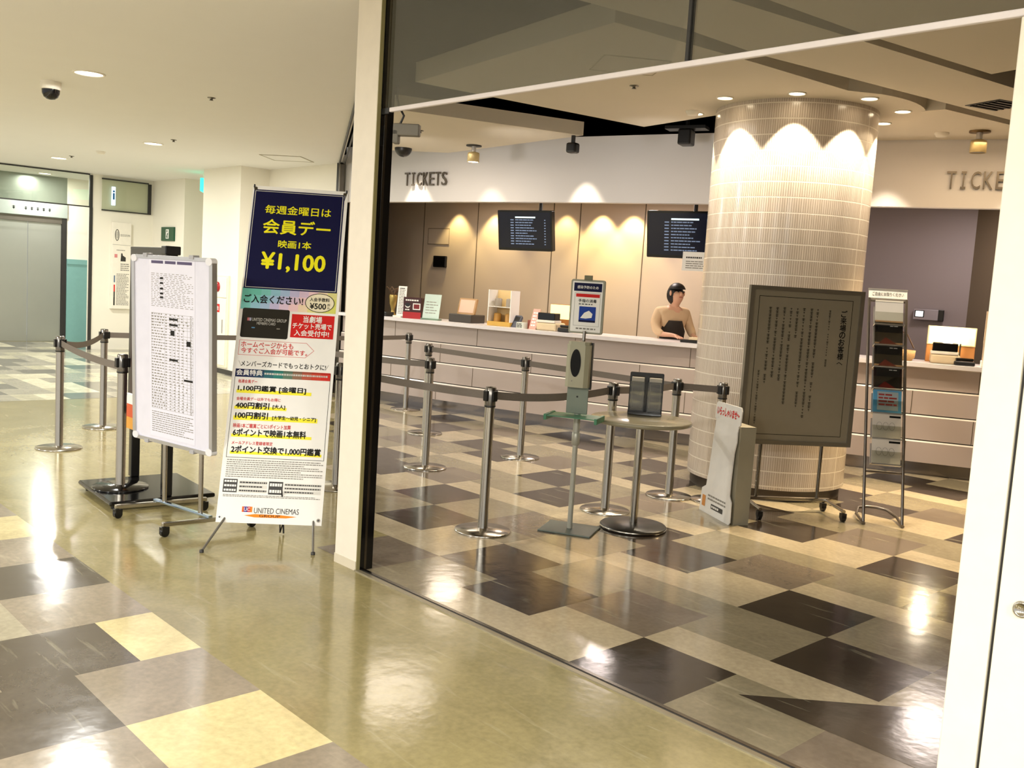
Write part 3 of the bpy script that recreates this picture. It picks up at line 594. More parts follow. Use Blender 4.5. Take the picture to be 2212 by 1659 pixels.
bd.lines(mb,X0,.225,.255,.84,34,M_grey,seed=12,hi=.02,lo=.006,gap=.008,fill=.4); bd.lines(mb,.26,.225,.44,.84,34,M_grey,seed=13,hi=.014,lo=.008,gap=.02,fill=.35); bd.lines(mb,.445,.225,X1,.84,68,M_grey,seed=14,hi=.015,lo=.01,fill=.5)
for x_, y_ in ((.29,.80),(.29,.765),(.29,.545),(.4,.43)): bd.quad(mb,x_,y_,x_+.065,y_+.012,M_ink,.0018)
for x_, y_ in ((.3,.72),(.42,.665)): bd.quad(mb,x_,y_-.016,x_+.03,y_+.016,M_ink,.0018)
bd.lines(mb,X0,.07,X1,.21,10,M_grey,seed=15,lo=.01,hi=.03,gap=.004,fill=.35)
mb.build('timetable_print', t)
for x in (.3,.67):
    mb = MB(); mb.tube([(x,.03,.085),(x,.022,.95)],.014,M_steel,16); mb.build('post', t)
for (xa,ya),(xb,yb) in (((.15,-.21),(.31,.33)),((.68,-.235),(.82,.31))):
    mb = MB(); T = Matrix.Translation((xa,ya,0)) @ Matrix.Rotation(atan2(yb-ya,xb-xa),4,'Z'); mb.rbox((0,-.015,.06),(hypot(xb-xa,yb-ya),.015,.085),M_steel,.005,T); fb = mb.build('foot', t)
    for u in (.03,.97):
        mb = MB(); caster(mb,xa+(xb-xa)*u,ya+(yb-ya)*u,0,.026); mb.build('castor', fb)
mb = MB(); mb.rbox((.2,.015,.085),(.77,.045,.1),mat('bluish_steel','#b9cfe8',.15,metal=1),.004); mb.build('crossbar', t)
# black poster stand behind it
t = thing('poster_stand', 'tall black poster stand on a broad black base behind the whiteboard', 'sign stand', (-2.15,-.82,0), radians(-4))
mb = MB(); mb.rbox((-.36,-.34,.03),(.36,.34,.06),M_blackgl,.012); mb.build('base', t)
for x in (-.28,.28):
    for y in (-.28,.28):
        mb = MB(); mb.cyl((x,y,0),(x,y,.035),.03,M_black); mb.build('foot', t)
for x in (-.355,.3):
    mb = MB(); mb.rbox((x-.03,0,.06),(x+.03,.06,1.64),M_black,.006); mb.build('upright', t)
mb = MB(); mb.rbox((-.385,-.015,.55),(.33,.0,1.65),M_black,.006); mb.build('panel', t)
mb = MB(); b2 = Board((-.34,-.016,.6)); b2.quad(mb,0,0,.62,1.0,mat('poster_dark_red','#2b0d10',.4)); b2.quad(mb,.03,.4,.59,.95,mat('poster_plum','#1c1422',.4),.002); mb.build('poster', t)
mb = MB(); mb.rbox((-.385,-.015,1.645),(.33,.06,1.665),M_black,.004); mb.rbox((.27,-.03,1.62),(.35,.07,1.675),M_black,.006); mb.build('top_rail', t)
t = thing('leaflet_pack', 'white and orange leaflets clipped low on the black poster stand', 'leaflets', (-2.43,-.84,.43), 0)
mb = MB(); mb.box((0,-.03,0),(.19,.0,.08),mat('leaf_yellow','#e2a03c',.5)); mb.box((0,-.03,.08),(.19,.0,.17),mat('leaf_orange','#d75a2e',.5)); mb.box((0,-.03,.17),(.19,.0,.235),M_paper); mb.build('sheets', t)

# membership banner on an X stand
t = thing('x_banner', 'tall white banner with navy 1,100 yen panel advertising membership', 'banner', (-.9053,-.9249,0), .9088)
BT = .393; bd = Board((0,0,.1103), BT); W, H = .6, 2.1461
mb = MB(); bd.slab(mb,0,0,W,H,-.0015,0,M_paper); mb.build('banner_sheet', t)
PT = {'navy':(0.295,1.782,0.569,0.676),'t1':(0.297,1.986,0.413,0.061),'t2':(0.298,1.869,0.422,0.103),'t3':(0.295,1.752,0.206,0.054),'t4':(0.296,1.628,0.399,0.133),'strip':(0.294,1.379,0.576,0.143),'join':(0.2,1.377,0.358,0.058),'ell':(0.481,1.373,0.18,0.126),'fee':(0.479,1.394,0.122,0.026),'500':(0.471,1.351,0.1,0.04),'zei':(0.536,1.353,0.021,0.037),'card':(0.163,1.22,0.283,0.19),'cardtx':(0.187,1.242,0.207,0.021),'cardtx2':(0.17,1.218,0.112,0.017),'red':(0.449,1.216,0.259,0.151),'r1':(0.447,1.261,0.114,0.044),'r2':(0.447,1.217,0.238,0.04),'r3':(0.447,1.171,0.212,0.04),'arrow':(0.247,1.06,0.45,0.093),'a1':(0.189,1.081,0.311,0.036),'a2':(0.234,1.042,0.395,0.036),'mem':(0.298,0.959,0.505,0.036),'hdr':(0.3,0.899,0.563,0.05),'h1':(0.102,0.902,0.154,0.037),'h2':(0.376,0.901,0.387,0.017),'outl':(0.301,0.65,0.565,0.538),'s1':(0.097,0.847,0.112,0.023),'b1':(0.244,0.803,0.402,0.043),'y1':(0.257,0.785,0.441,0.021),'s2':(0.171,0.739,0.259,0.021),'b2':(0.139,0.699,0.197,0.041),'b2b':(0.294,0.696,0.073,0.03),'y2':(0.187,0.684,0.305,0.019),'b3':(0.14,0.638,0.191,0.043),'b3b':(0.389,0.629,0.256,0.029),'y3':(0.281,0.621,0.491,0.026),'s3':(0.207,0.574,0.335,0.027),'b4':(0.255,0.533,0.425,0.047),'y4':(0.267,0.514,0.466,0.018),'s4':(0.16,0.47,0.236,0.022),'b5':(0.302,0.43,0.519,0.047),'y5':(0.302,0.411,0.53,0.017),'fp':(0.304,0.318,0.555,0.111),'g1':(0.06,0.215,0.08,0.078),'g1t':(0.189,0.212,0.159,0.072),'g2':(0.32,0.209,0.081,0.076),'g2t':(0.474,0.21,0.212,0.065),'fp2':(0.302,0.157,0.554,0.016),'logo':(0.17,0.08,0.058,0.032),'uc':(0.337,0.075,0.255,0.032),'stroke':(0.305,0.045,0.3,0.02),'group':(0.301,0.045,0.118,0.015)}
M_or = print_mat('ink_orange','#f08a1c'); M_hl = print_mat('highlight_yellow','#fbf03c'); M_silv = print_mat('ink_silver','#c9c7c0')
nv_ = MB(); x,y,w_,h = PT['navy']; bd.cq(nv_,x,y,w_,h,M_navy); bd.frame(nv_,x-w_/2+.008,y-h/2+.008,x+w_/2-.008,y+h/2-.008,.004,M_silv,.0015)
for st,k,b_ in (('毎週金曜日は','t1',.012),('会員デー','t2',.02),('映画1本','t3',.016),('¥1,100','t4',.028)): bd.text(nv_,st,*PT[k],M_yel,.002,b_)
nv_.build('navy_panel', t)
gr = MB(); x,y,w_,h = PT['strip']
GC = ['#6fc3b4','#7fc9c4','#93c4d8','#a5bfe0','#c2bce0','#dcc4dc','#ecc9cf','#e9d3b6','#dcd58e','#cfd06a']
for i in range(10):
    for j in range(3):
        c = lin(GC[min(9,max(0,i+(1-j)))]); mt = print_mat('pastel_%d_%d'%(i,j), tuple(min(1,v*(1+.12*(2-j)/2)) for v in c)); x0 = x-w_/2+i*w_/10; bd.quad(gr,x0,y-h/2+j*h/3,x0+w_/10,y-h/2+(j+1)*h/3,mt,.0008)
gr.build('pastel_strip', t)
tx = MB()
bd.text(tx,'ご入会ください!',*PT['join'],M_ink,.003,.02)
bd.ellipse(tx,*PT['ell'][:2],.09,.063,mat('ink_pale','#efe6c9',.5,spec=.2),.0014); bd.ellipse(tx,*PT['ell'][:2],.09,.063,M_ink,.002,inner=.004)
bd.text(tx,'入会手数料',*PT['fee'],M_ink,.003,.02); bd.text(tx,'¥500',*PT['500'],M_ink,.003,.02); bd.text(tx,'税',PT['zei'][0],PT['zei'][1]+.01,.017,.017,M_ink,.003); bd.text(tx,'込',PT['zei'][0],PT['zei'][1]-.01,.017,.017,M_ink,.003)
x,y,w_,h = PT['arrow']; x0,x1,y0,y1 = x-w_/2,x+w_/2,y-h/2,y+h/2
for p,q in (((x0,y0),(x1-.05,y0)),((x0,y1),(x1-.05,y1))): bd.quad(tx,p[0],p[1]-.001,q[0],q[1]+.001,M_red)
bd.quad(tx,x0,y0,x0+.002,y1,M_red); bd.poly(tx,[(x1-.05,y0-.001),(x1-.05,y0+.002),(x1-.003,y),(x1,y)],M_red); bd.poly(tx,[(x1-.05,y1-.001),(x1-.05,y1+.002),(x1,y),(x1-.003,y)],M_red)
bd.text(tx,'ホームページからも',*PT['a1'],M_red,.002,.012); bd.text(tx,'今すぐご入会が可能です。',*PT['a2'],M_red,.002,.012)
bd.text(tx,'メンバーズカードでもっとおトクに!',*PT['mem'],M_ink,.002,.012)
for sx,xx in ((1,.03),(-1,.565)): bd.poly(tx,[(xx,.975),(xx+.002,.975),(xx+sx*.016+.002,.945),(xx+sx*.016,.945)],M_grey)
for k,st in (('s1','毎週会員デー'),('s2','金曜会員デー以外でもお得に'),('s3','映画1本ご鑑賞ごとに1ポイント加算'),('s4','メールアドレス登録者限定')): bd.text(tx,st,*PT[k],M_red,.002,.012)
for k in ('y1','y2','y3','y4','y5'): bd.cq(tx,*PT[k],M_hl,.001)
for k,st in (('b1','1,100円鑑賞 [金曜日]'),('b2','400円割引'),('b2b','[大人]'),('b3','100円割引'),('b3b','[大学生～幼児・シニア]'),('b4','6ポイントで映画1本無料'),('b5','2ポイント交換で1,000円鑑賞')): bd.text(tx,st,*PT[k],M_ink,.002,.032)
x,y,w_,h = PT['outl']; bd.frame(tx,x-w_/2,y-h/2,x+w_/2,y+h/2,.0025,M_ink)
x,y,w_,h = PT['fp']; bd.lines(tx,x-w_/2,y-h/2,x+w_/2,y+h/2,9,M_grey,seed=31,lo=.006,hi=.02,gap=.003,fill=.4)
x,y,w_,h = PT['fp2']; bd.lines(tx,x-w_/2,y-h/2,x+w_/2,y+h/2,2,M_grey,seed=32,lo=.006,hi=.02,gap=.003,fill=.5)
for k,n in (('g1',3),('g2',2)):
    x,y,w_,h = PT[k]; bd.cq(tx,x,y,w_,h,M_dgrey); x,y,w2,h2 = PT[k]; bd.lines(tx,x-w2/2+.006,y-h2/2,x+w2/2-.006,y+h2/2,n,M_paper,.002,.45,33,.008,.014,.003,False)
    x,y,w_,h = PT[k+'t']; 
    for i in range(3): bd.quad(tx,x-w_/2,y-h/2+i*h/3+.002,x+w_/2,y-h/2+(i+1)*h/3-.002,mat('ink_pale_grey','#dcd9d2',.5,spec=.2),.0008)
    bd.lines(tx,x-w_/2+.004,y-h/2,x+w_/2,y+h/2,3,M_dgrey,.002,.35,34,.006,.016,.003)
bd.text(tx,'UNITED CINEMAS',*PT['uc'],M_dgrey,.002,.0)
x,y,w_,h = PT['stroke']; bd.poly(tx,[(x-w_/2,y),(x-w_*.3,y+h*.45),(x+w_*.2,y+h*.4),(x+w_/2,y+.001),(x+w_*.3,y-h*.45),(x-w_*.3,y-h*.5)],M_or); bd.text(tx,'GROUP',*PT['group'],M_ink,.002,.0)
tx.build('lettering', t)
cd = MB(); x,y,w_,h = PT['card']; bd.rslab(cd,x-w_/2,y-h/2,x+w_/2,y+h/2,.012,.0,.0015,M_blackgl)
bd.text(cd,'UNITED CINEMAS GROUP',*PT['cardtx'],M_silv,.003,0); bd.text(cd,'MEMBERS CARD',*PT['cardtx2'],M_silv,.003,0)
for i,c in enumerate(('#c76a6a','#b98a9c','#a9b0c9')): bd.quad(cd,.055+i*.008,1.232,.062+i*.008,1.252,print_mat('card_logo_%d'%i,c),.003)
bd.quad(cd,.085,1.185,.105,1.192,print_mat('card_blue','#5a8fb8'),.003); bd.quad(cd,.235,1.185,.255,1.192,M_grey,.003); cd.build('card_picture', t)
rd_ = MB(); bd.cq(rd_,*PT['red'],M_red,.0016)
for st,k in (('当劇場','r1'),('チケット売場で','r2'),('入会受付中!','r3')): bd.text(rd_,st,*PT[k],M_paper,.003,.02)
rd_.build('red_box', t)
hd = MB(); x,y,w_,h = PT['hdr']
for i,c in enumerate(('#1f2350','#27335c','#2a4a68','#2c6670','#2d7d74','#5f7a68','#8d6d58','#b85a45','#c9432f','#d02f24')): bd.quad(hd,x-w_/2+i*w_/10,y-h/2,x-w_/2+(i+1)*w_/10,y+h/2,print_mat('hdr_%d'%i,c))
bd.text(hd,'会員特典',*PT['h1'],M_paper,.002,.02); bd.lines(hd,.19,.892,.565,.908,1,M_silv,.002,.7,35,.006,.014,.003,False); hd.build('header_strip', t)
lg = MB(); x,y,w_,h = PT['logo']
for i,c in enumerate(('#e0671f','#7a3f8c','#2f4f9c','#b8325a','#d9452a','#e88a2c')): bd.quad(lg,x-w_/2+i*w_/6,y-h/2,x-w_/2+(i+1)*w_/6,y+h/2,print_mat('logo_%d'%i,c))
bd.text(lg,'UC',x,y,.034,.02,M_paper,.002,0); lg.build('logo', t)
for x_, y_ in ((.02,.03),(W-.02,.03),(.02,H-.02),(W-.02,H-.02)):
    mb = MB(); bd.ellipse(mb,x_,y_,.011,.011,M_steel_d,.002,inner=.005); bd.ellipse(mb,x_,y_,.006,.006,M_black,.0015); mb.build('grommet', t)
mid = Vector(bd.P(W/2,.62,-.05))
for x_, y_ in ((.01,H-.01),(W-.01,H-.01)):
    mb = MB(); p = Vector(bd.P(x_,y_,-.004)); mb.tube([mid, p],.006,M_black,8); mb.tube([p, Vector(bd.P(x_,y_,.004)), Vector(bd.P(x_,y_+.015,.004))],.005,M_black,8); mb.build('upper_arm', t)
for x_, fx, fy in ((.05,-.02,-.237),(W-.05,W-.02,-.207)):
    mb = MB(); p = Vector(bd.P(x_,.03,-.008)); mb.tube([mid, p, Vector((fx,fy,.008))],.007,mat('leg_grey','#8a8884',.35,metal=.7),8); mb.lathe([(.012,0),(.012,.014),(0,.018)],M_dgrey,12,c=(fx,fy,0)); mb.build('leg', t)
mb = MB(); mb.tube([mid, Vector((.34,.18,.012)), Vector((.365,.12,.09)), Vector((.36,.05,.3))],.004,M_black,8); mb.tube([mid+Vector((0,.01,0)), Vector((.36,.19,.006))],.005,M_dgrey,8); mb.build('rear_leg', t)

# ================================================================== SANITIZER STAND, ROUND TABLE
M_san = mat('sanitizer_ivory', '#a8a58e', .35); M_plate = mat('plate_grey_green','#7d867a',.4,metal=.2)
t = thing('sanitizer_stand', 'grey hand sanitizer stand with ivory dispenser, green tray and sign', 'sanitizer stand', (-.03,1.11,0), radians(28))
mb = MB(); mb.rbox((-.175,-.15,0),(.175,.15,.012),mat('base_green_grey','#59625c',.45,metal=.3),.005); mb.build('base', t)
mb = MB(); mb.cyl((0,0,.012),(0,0,.63),.017,mat('pole_grey','#b3b2a6',.35,metal=.3)); mb.lathe([(.017,.56),(.026,.565),(.026,.64),(.022,.645)],MATS['pole_grey'],20,cap=True); mb.cyl((0,0,.63),(0,0,.9),.022,MATS['pole_grey']); mb.cyl((0,.03,.9),(0,.03,1.3),.011,M_steel); mb.build('pole', t)
mb = MB(); mb.rbox((-.07,-.034,.77),(.07,-.024,1.22),M_plate,.003); mb.cyl((0,-.037,.88),(0,-.03,.88),.006,M_black); mb.build('back_plate', t)
mb = MB(); prof = [(-.075,-.04),(-.075,-.11),(-.05,-.135),(.05,-.135),(.075,-.11),(.075,-.04)]; mb.prism([(x_,y_+.03) for x_,y_ in prof],.945,1.215,M_san); mb.prism([(x_*.9,y_*.92+.022) for x_,y_ in prof],1.215,1.235,M_san); dp = mb.build('dispenser', t)
mb = MB(); b2 = Board((-.075,-.1055,.945)); b2.ellipse(mb,.068,.155,.034,.088,mat('window_black','#060606',.45,spec=.2),.002); b2.ellipse(mb,.05,.04,.004,.004,M_grey,.002); mb.build('level_window', dp)
mb = MB(); mb.box((.06,-.03,.93),(.08,.0,1.23),M_black); mb.build('bracket', t)
mb = MB(); M_tg = mat('tray_green','#3f7a5a',.35); mb.prism([(-.16,-.17),(.16,-.17),(.16,.02),(.12,.03),(-.12,.03),(-.16,.02)],.755,.762,M_tg); mb.rbox((-.175,-.18,.73),(-.155,.03,.768),M_tg,.004); mb.rbox((.155,-.18,.73),(.175,.03,.768),M_tg,.004); mb.build('drip_tray', t)
mb = MB(); b2 = Board((-.112,.045,1.281)); b2.rslab(mb,0,0,.224,.347,.014,-.02,.0,mat('sign_frame','#93927f',.4)); b2.rslab(mb,.012,.012,.212,.335,.006,-.001,.004,M_paper); sg = mb.build('sign_holder', t)
mb = MB(); b2.quad(mb,.022,.272,.206,.325,M_navy,.005); b2.text(mb,'感染予防のため',.114,.298,.14,.02,M_paper,.006,.01); b2.frame(mb,.03,.05,.2,.262,.0015,M_grey,.005); b2.quad(mb,.038,.235,.195,.256,M_red,.005); b2.text(mb,'手指の消毒',.116,.212,.12,.022,M_ink,.006,.015); b2.lines(mb,.06,.185,.175,.195,1,M_dgrey,.006,.6,3,.01,.02)
b2.quad(mb,.065,.085,.175,.175,print_mat('ink_blue2','#1d3f9c'),.005); b2.poly(mb,[(.075,.1),(.1,.135),(.13,.15),(.155,.13),(.15,.105),(.11,.098)],M_paper,.006); b2.quad(mb,.065,.075,.175,.088,M_navy,.006); b2.lines(mb,.05,.025,.18,.04,1,M_grey,.005,.6,5,.01,.02); mb.build('printed_face', sg)
mb = MB(); mb.cbox((0,.045,1.64),(.05,.02,.03),mat('clip_olive','#6f6d50',.5)); mb.build('clip', sg)

t = thing('round_table', 'small round ivory table on a chrome column with black base', 'table', (.153,1.535,0))
mb = MB(); mb.lathe([(0,.712),(.32,.712),(.333,.718),(.335,.73),(.333,.738),(.325,.742),(0,.742)],mat('table_ivory','#8f8871',.2,spec=.5),64,cap=False); mb.build('tabletop', t)
mb = MB(); mb.cyl((0,0,.03),(0,0,.712),.027,M_steel,28); mb.build('column', t)
mb = MB(); mb.lathe([(.215,0),(.222,.006),(.222,.018),(.214,.026),(.06,.034),(.03,.036),(0,.036)],M_black,56,cap=False); mb.build('base', t)
mb = MB(); mb.lathe([(.2225,.006),(.2245,.009),(.2245,.015),(.2225,.018)],M_steel,56,cap=False); mb.build('rim', t)
t = thing('leaflet_holder', 'black acrylic two-pocket leaflet holder on the round table', 'leaflet holder', (.06,1.68,.742), radians(38))
G_smoke = mat('smoked_acrylic','#191817',.12)
mb = MB(); mb.rbox((-.115,-.03,0),(.115,.11,.03),G_smoke,.004); mb.build('base', t)
mb = MB(); b2 = Board((-.115,.06,.0)); b2.rslab(mb,.0,.0,.23,.285,.01,-.012,.0,G_smoke); mb.build('back_plate', t)
for x_ in (-.112,.006):
    mb = MB(); mb.box((x_,-.03,.02),(x_+.106,-.027,.23),glass_mat('smoke_front',(.62,.62,.6),.05) if 'smoke_front' not in MATS else MATS['smoke_front']); mb.box((x_,-.03,.02),(x_+.006,.06,.23),G_smoke); mb.box((x_+.1,-.03,.02),(x_+.106,.06,.23),G_smoke); mb.build('pocket', t)
for x_, lab in ((-.1,'grey slips in the left pocket of the black leaflet holder'),(.018,'grey slips in the right pocket of the black leaflet holder')):
    o = thing('slip_stack', lab, 'leaflets', (.06,1.68,.742), radians(38)); mb = MB(); mb.rbox((x_,-.02,.033),(x_+.085,.03,.255),mat('slips_grey','#b8b1a4',.6),.003); b2 = Board((x_,-.0305,.03)); b2.frame(mb,.008,.02,.078,.19,.002,M_grey,.0005); mb.build('sheets', o)

# ================================================================== CUT-OUT BOARD, NOTICE BOARD, LEAFLET RACK
t = thing('standee', 'white cardboard welcome stand with red greeting on its rounded header', 'cardboard stand', (.051,2.419,0), radians(-28.5))
M_card = mat('card_white','#dcd9d4',.5); bd = Board((0,0,.0), radians(1.5))
mb = MB(); pts = [(.0,.0),(.46,.0),(.475,.02),(.465,.16),(.445,.18),(.43,.2),(.425,.3),(.43,.5),(.45,.58),(.445,.64),(.455,.69),(.475,.7),(.48,.8),(.465,.825),(.12,.825),(.1,.81),(.1,.71),(.12,.69),(.11,.62),(.1,.5),(.09,.35),(.07,.2),(.01,.17)]
vs = [bd.P(x_,y_,0) for x_,y_ in pts] + [bd.P(x_,y_,-.008) for x_,y_ in pts]; n = len(pts)
mb.add(vs,[tuple(range(n)),tuple(range(2*n-1,n-1,-1))],M_card); mb.add(vs,[((i+1)%n,i,n+i,n+(i+1)%n) for i in range(n)],M_card); mb.build('board', t)
mb = MB(); bd.text(mb,'いらっしゃいませ～',.29,.763,.33,.062,M_red,.002,.03); mb.build('greeting', t); mb = MB(); bd.lines(mb,.12,.1,.4,.15,2,M_grey,.002,.5,7,.02,.05); bd.quad(mb,.18,.05,.36,.085,M_dgrey,.002); bd.lines(mb,.19,.055,.35,.08,1,M_card,.003,.6,8,.02,.03); bd.cq(mb,.06,.085,.05,.08,print_mat('soft_orange','#c98a4b'),.002); mb.build('foot_print', t)
mb = MB(); mb.prism([(.24,.034),(.465,.034),(.465,.15),(.24,.15)],0,.69,mat('box_taupe','#8d8672',.7)); mb.build('box_support', t)

t = thing('notice_board', 'large grey notice board in a steel frame before the round pillar', 'notice board', (.2116,2.5982,0), .9562)
W, H = .88, 1.1606; bd = Board((0,0,.5137))
M_nb = mat('notice_grey','#8a8271',.35,spec=.4)
mb = MB(); bd.slab(mb,.02,.02,W-.02,H-.02,-.02,0,M_nb); mb.build('panel', t)
mb = MB(); M_fr = mat('frame_pewter','#8b8578',.3,metal=.6)
for x0,y0,x1,y1 in ((0,0,.03,H),(W-.03,0,W,H),(.03,0,W-.03,.03),(.03,H-.03,W-.03,H)): bd.slab(mb,x0,y0,x1,y1,-.03,.012,M_fr)
mb.build('frame', t)
mb = MB(); bd.frame(mb,.072,.072,.797,1.088,.004,M_ink)
for i,ch in enumerate('ご来場のお客様へ'): bd.text(mb,ch,.734,.99-i*.0525,.048,.05 if ch != 'へ' else .02,M_ink,.002,.02)
def vcol(x_, y1, y0, sz, seed):
    rd = random.Random(seed); y_ = y1
    while y_ > y0:
        if rd.random() > .06:
            k = rd.random()
            if k < .6:
                bd.quad(mb,x_-sz/2,y_-sz*.2,x_+sz/2,y_-sz*.05,M_ink); bd.quad(mb,x_-sz/2,y_-sz*.55,x_+sz/2,y_-sz*.42,M_ink); bd.quad(mb,x_-sz*.1,y_-sz*.95,x_+sz*.08,y_,M_ink); bd.quad(mb,x_-sz*.4,y_-sz*.9,x_+sz*.45,y_-sz*.78,M_ink)
            else:
                bd.quad(mb,x_-sz*.35,y_-sz*.35,x_+sz*.3,y_-sz*.22,M_ink); bd.quad(mb,x_-sz*.05,y_-sz*.8,x_+sz*.1,y_-sz*.1,M_ink)
        y_ -= sz*1.12
for x_, y1, y0, sz in ((.624,1.01,.61,.017),(.528,1.015,.25,.022),(.481,1.015,.21,.022),(.423,1.015,.276,.022),(.372,1.013,.8,.022),(.323,1.013,.308,.022),(.272,1.013,.49,.022),(.217,1.01,.51,.022),(.164,1.01,.446,.022),(.115,.544,.146,.018)): vcol(x_,y1,y0,sz,int(x_*1000))
mb.build('lettering', t)
for x_ in (.2,.68):
    mb = MB(); mb.tube([(x_,.045,.09),(x_,.045,1.5)],.013,M_steel_d,14); mb.build('post', t)
mb = MB(); mb.rbox((.1,.03,.085),(.78,.06,.11),M_steel,.005); mb.build('crossbar', t)
for x_ in (.12,.76):
    mb = MB(); mb.tube([(x_,-.24,.075),(x_,.045,.095),(x_,.1,.075)],.014,M_steel,10); fb = mb.build('foot', t)
    for y_ in (-.23,.09): mb = MB(); caster(mb,x_,y_,0,.028); mb.build('castor', fb)

t = thing('leaflet_rack', 'slim leaning steel leaflet rack with a header card beside the notice board', 'leaflet rack', (.96,3.16,0), radians(38.7))
RT = radians(18); bd = Board((0,.0,.0), RT)
M_rk = mat('rack_steel','#77706a',.3,metal=.8)
for x_ in (.0,.27):
    mb = MB(); mb.tube([bd.P(x_,.005),bd.P(x_,1.72)],.011,M_rk,12); mb.build('upright', t)
for y_ in (.39,1.7):
    mb = MB(); mb.tube([bd.P(0,y_),bd.P(.27,y_)],.008,M_rk,10); mb.build('crossbar', t)
mb = MB(); mb.tube([(-.0,-.02,.012),(.0,.02,.014),(-.01,.2,.03),(.03,.34,.05),(.1,.38,.055),(.17,.38,.055),(.24,.34,.05),(.28,.2,.03),(.27,.02,.014),(.27,-.02,.012)],.011,M_rk,12); mb.build('base_loop', t)
mb = MB(); bd.slab(mb,-.005,1.72,.275,1.79,-.006,.004,M_paper); bd.slab(mb,-.008,1.713,.278,1.722,-.01,.008,M_alu); bd.slab(mb,-.008,1.788,.278,1.797,-.01,.008,M_alu); bd.text(mb,'ご自由にお取りください',.135,1.755,.23,.03,M_dgrey,.006,.01); mb.build('header_card', t)
G_pock = glass_mat('pocket_acrylic',(.86,.87,.84),.05)
ys = [.44,.63,.82,1.0,1.17,1.34,1.5]
for i, y_ in enumerate(ys):
    mb = MB(); bd.slab(mb,.035,y_,.25,y_+.008,-.01,.05,M_alu); bd.slab(mb,.035,y_,.25,y_+.1,.048,.05,G_pock); bd.slab(mb,.035,y_,.25,y_+.16,-.012,-.01,M_alu); mb.build('pocket', t)
FL = [('line drawing leaflets in the lowest pocket of the rack','#e6dfd6','line'),('line drawing leaflets in the second lowest pocket of the rack','#dcd5cc','line'),('blue framed leaflets with red lettering in the rack','#5aa0cc','blue'),('dark film leaflets with red foot in the rack, lowest of the dark ones','#1d0f0d','dark'),('dark film leaflets in the rack, middle of the dark ones','#15100f','dark'),('dark film leaflets in the rack, highest of the dark ones','#120e0e','dark'),('plain grey leaflets in the top pocket of the rack','#b9b8b8','plain')]
for y_, (lab, c, kind) in zip(ys, FL):
    o = thing('film_leaflets', lab, 'leaflets', (.96,3.16,0), radians(38.7), 'film leaflets in the rack'); mb = MB(); mt = print_mat('leaf_'+c[1:], c)
    bd.slab(mb,.042,y_+.012,.243,y_+.2,.012,.024,mt); bd.quad(mb,.042,y_+.188,.243,y_+.2,M_silv if kind != 'dark' else print_mat('leaf_edge','#9b7a5c'),.0255)
    if kind == 'line':
        for q in range(3): bd.ellipse(mb,.09+q*.045,y_+.1,.02,.03,M_grey,.025,inner=.002)
        bd.quad(mb,.16,y_+.165,.24,y_+.18,M_ink,.026)
    if kind == 'blue': bd.quad(mb,.07,y_+.03,.22,y_+.17,print_mat('leaf_pale','#a9b7bd'),.025); bd.lines(mb,.08,y_+.06,.21,y_+.16,4,print_mat('leaf_red','#a5403c'),.026,.5,3,.03,.06)
    if kind == 'dark': bd.quad(mb,.06,y_+.02,.225,y_+.17,M_black,.025); bd.poly(mb,[(.07,y_+.02),(.2,y_+.02),(.12,y_+.07)],print_mat('leaf_deep_red','#5c130f'),.026); bd.lines(mb,.15,y_+.15,.22,y_+.165,1,M_silv,.026,.4,3,.02,.03)
    mb.build('sheets', o)
# ================================================================== TICKET COUNTER
M_cfront = mat('counter_front', '#b8aaa3', .35, spec=.5, var=.03, scale=1.5); M_ctop = mat('counter_top', '#e6e1e4', .25, spec=.5); M_ledge_lit = mat('counter_ledge_lit', '#efe6dc', .25)  # ledges coloured lighter to imitate the light they catch from above
M_kick = mat('kick_steel', '#8d8682', .16, metal=.85, var=.05)
t = thing('ticket_counter', 'long curved white ticket counter with stepped front panels', 'counter', (0,0,0))
cx = [-6.55+i*(8.35/48) for i in range(49)]
def cline(off, z): return [(x, CC(x)+off, z) for x in cx]
mb = MB(); mb.sheet(cline(-.02,1.035),cline(-.02,1.075),M_ctop); mb.sheet(cline(-.02,1.075),cline(.7,1.075),M_ctop); mb.sheet(cline(.7,1.035),cline(-.02,1.035),M_ctop); mb.build('worktop', t)
zs = [(.13,.335),(.345,.575),(.585,.815),(.825,1.035)]
for i, (z0, z1) in enumerate(zs):
    o0 = .10-.02*i if i < 3 else .05
    o0 = .02+.02*i
    mb = MB(); mb.sheet(cline(o0,z0),cline(o0,z1-.012),M_cfront); mb.sheet(cline(o0,z1-.012),cline(o0+.008,z1),M_ledge_lit); mb.sheet(cline(o0+.008,z1),cline(o0+.05,z1),M_ledge_lit); mb.sheet(cline(o0+.05,z0),cline(o0,z0),M_cfront)
    for k in range(7):
        x = -6.1+k*1.25+(i%2)*.5
        if x < 1.7: y = CC(x)+o0; mb.box((x-.003,y-.002,z0),(x+.003,y+.01,z1-.012),mat('seam','#5d5140',.8))
    mb.build('front_panel', t)
mb = MB(); mb.sheet(cline(.12,0),cline(.12,.13),M_kick); mb.build('kick_plate', t)
mb = MB(); mb.sheet(cline(.1,.12),cline(.1,1.03),M_dgrey); mb.sheet(cline(.68,1.035),cline(.68,0),M_booth); mb.build('carcass', t)
def along(x, off, z=1.075): return (x, CC(x)+off, z), atan2(.049*x+.4638, 1)
def fyaw(x): return atan2(.0342*x+.3732, 1)

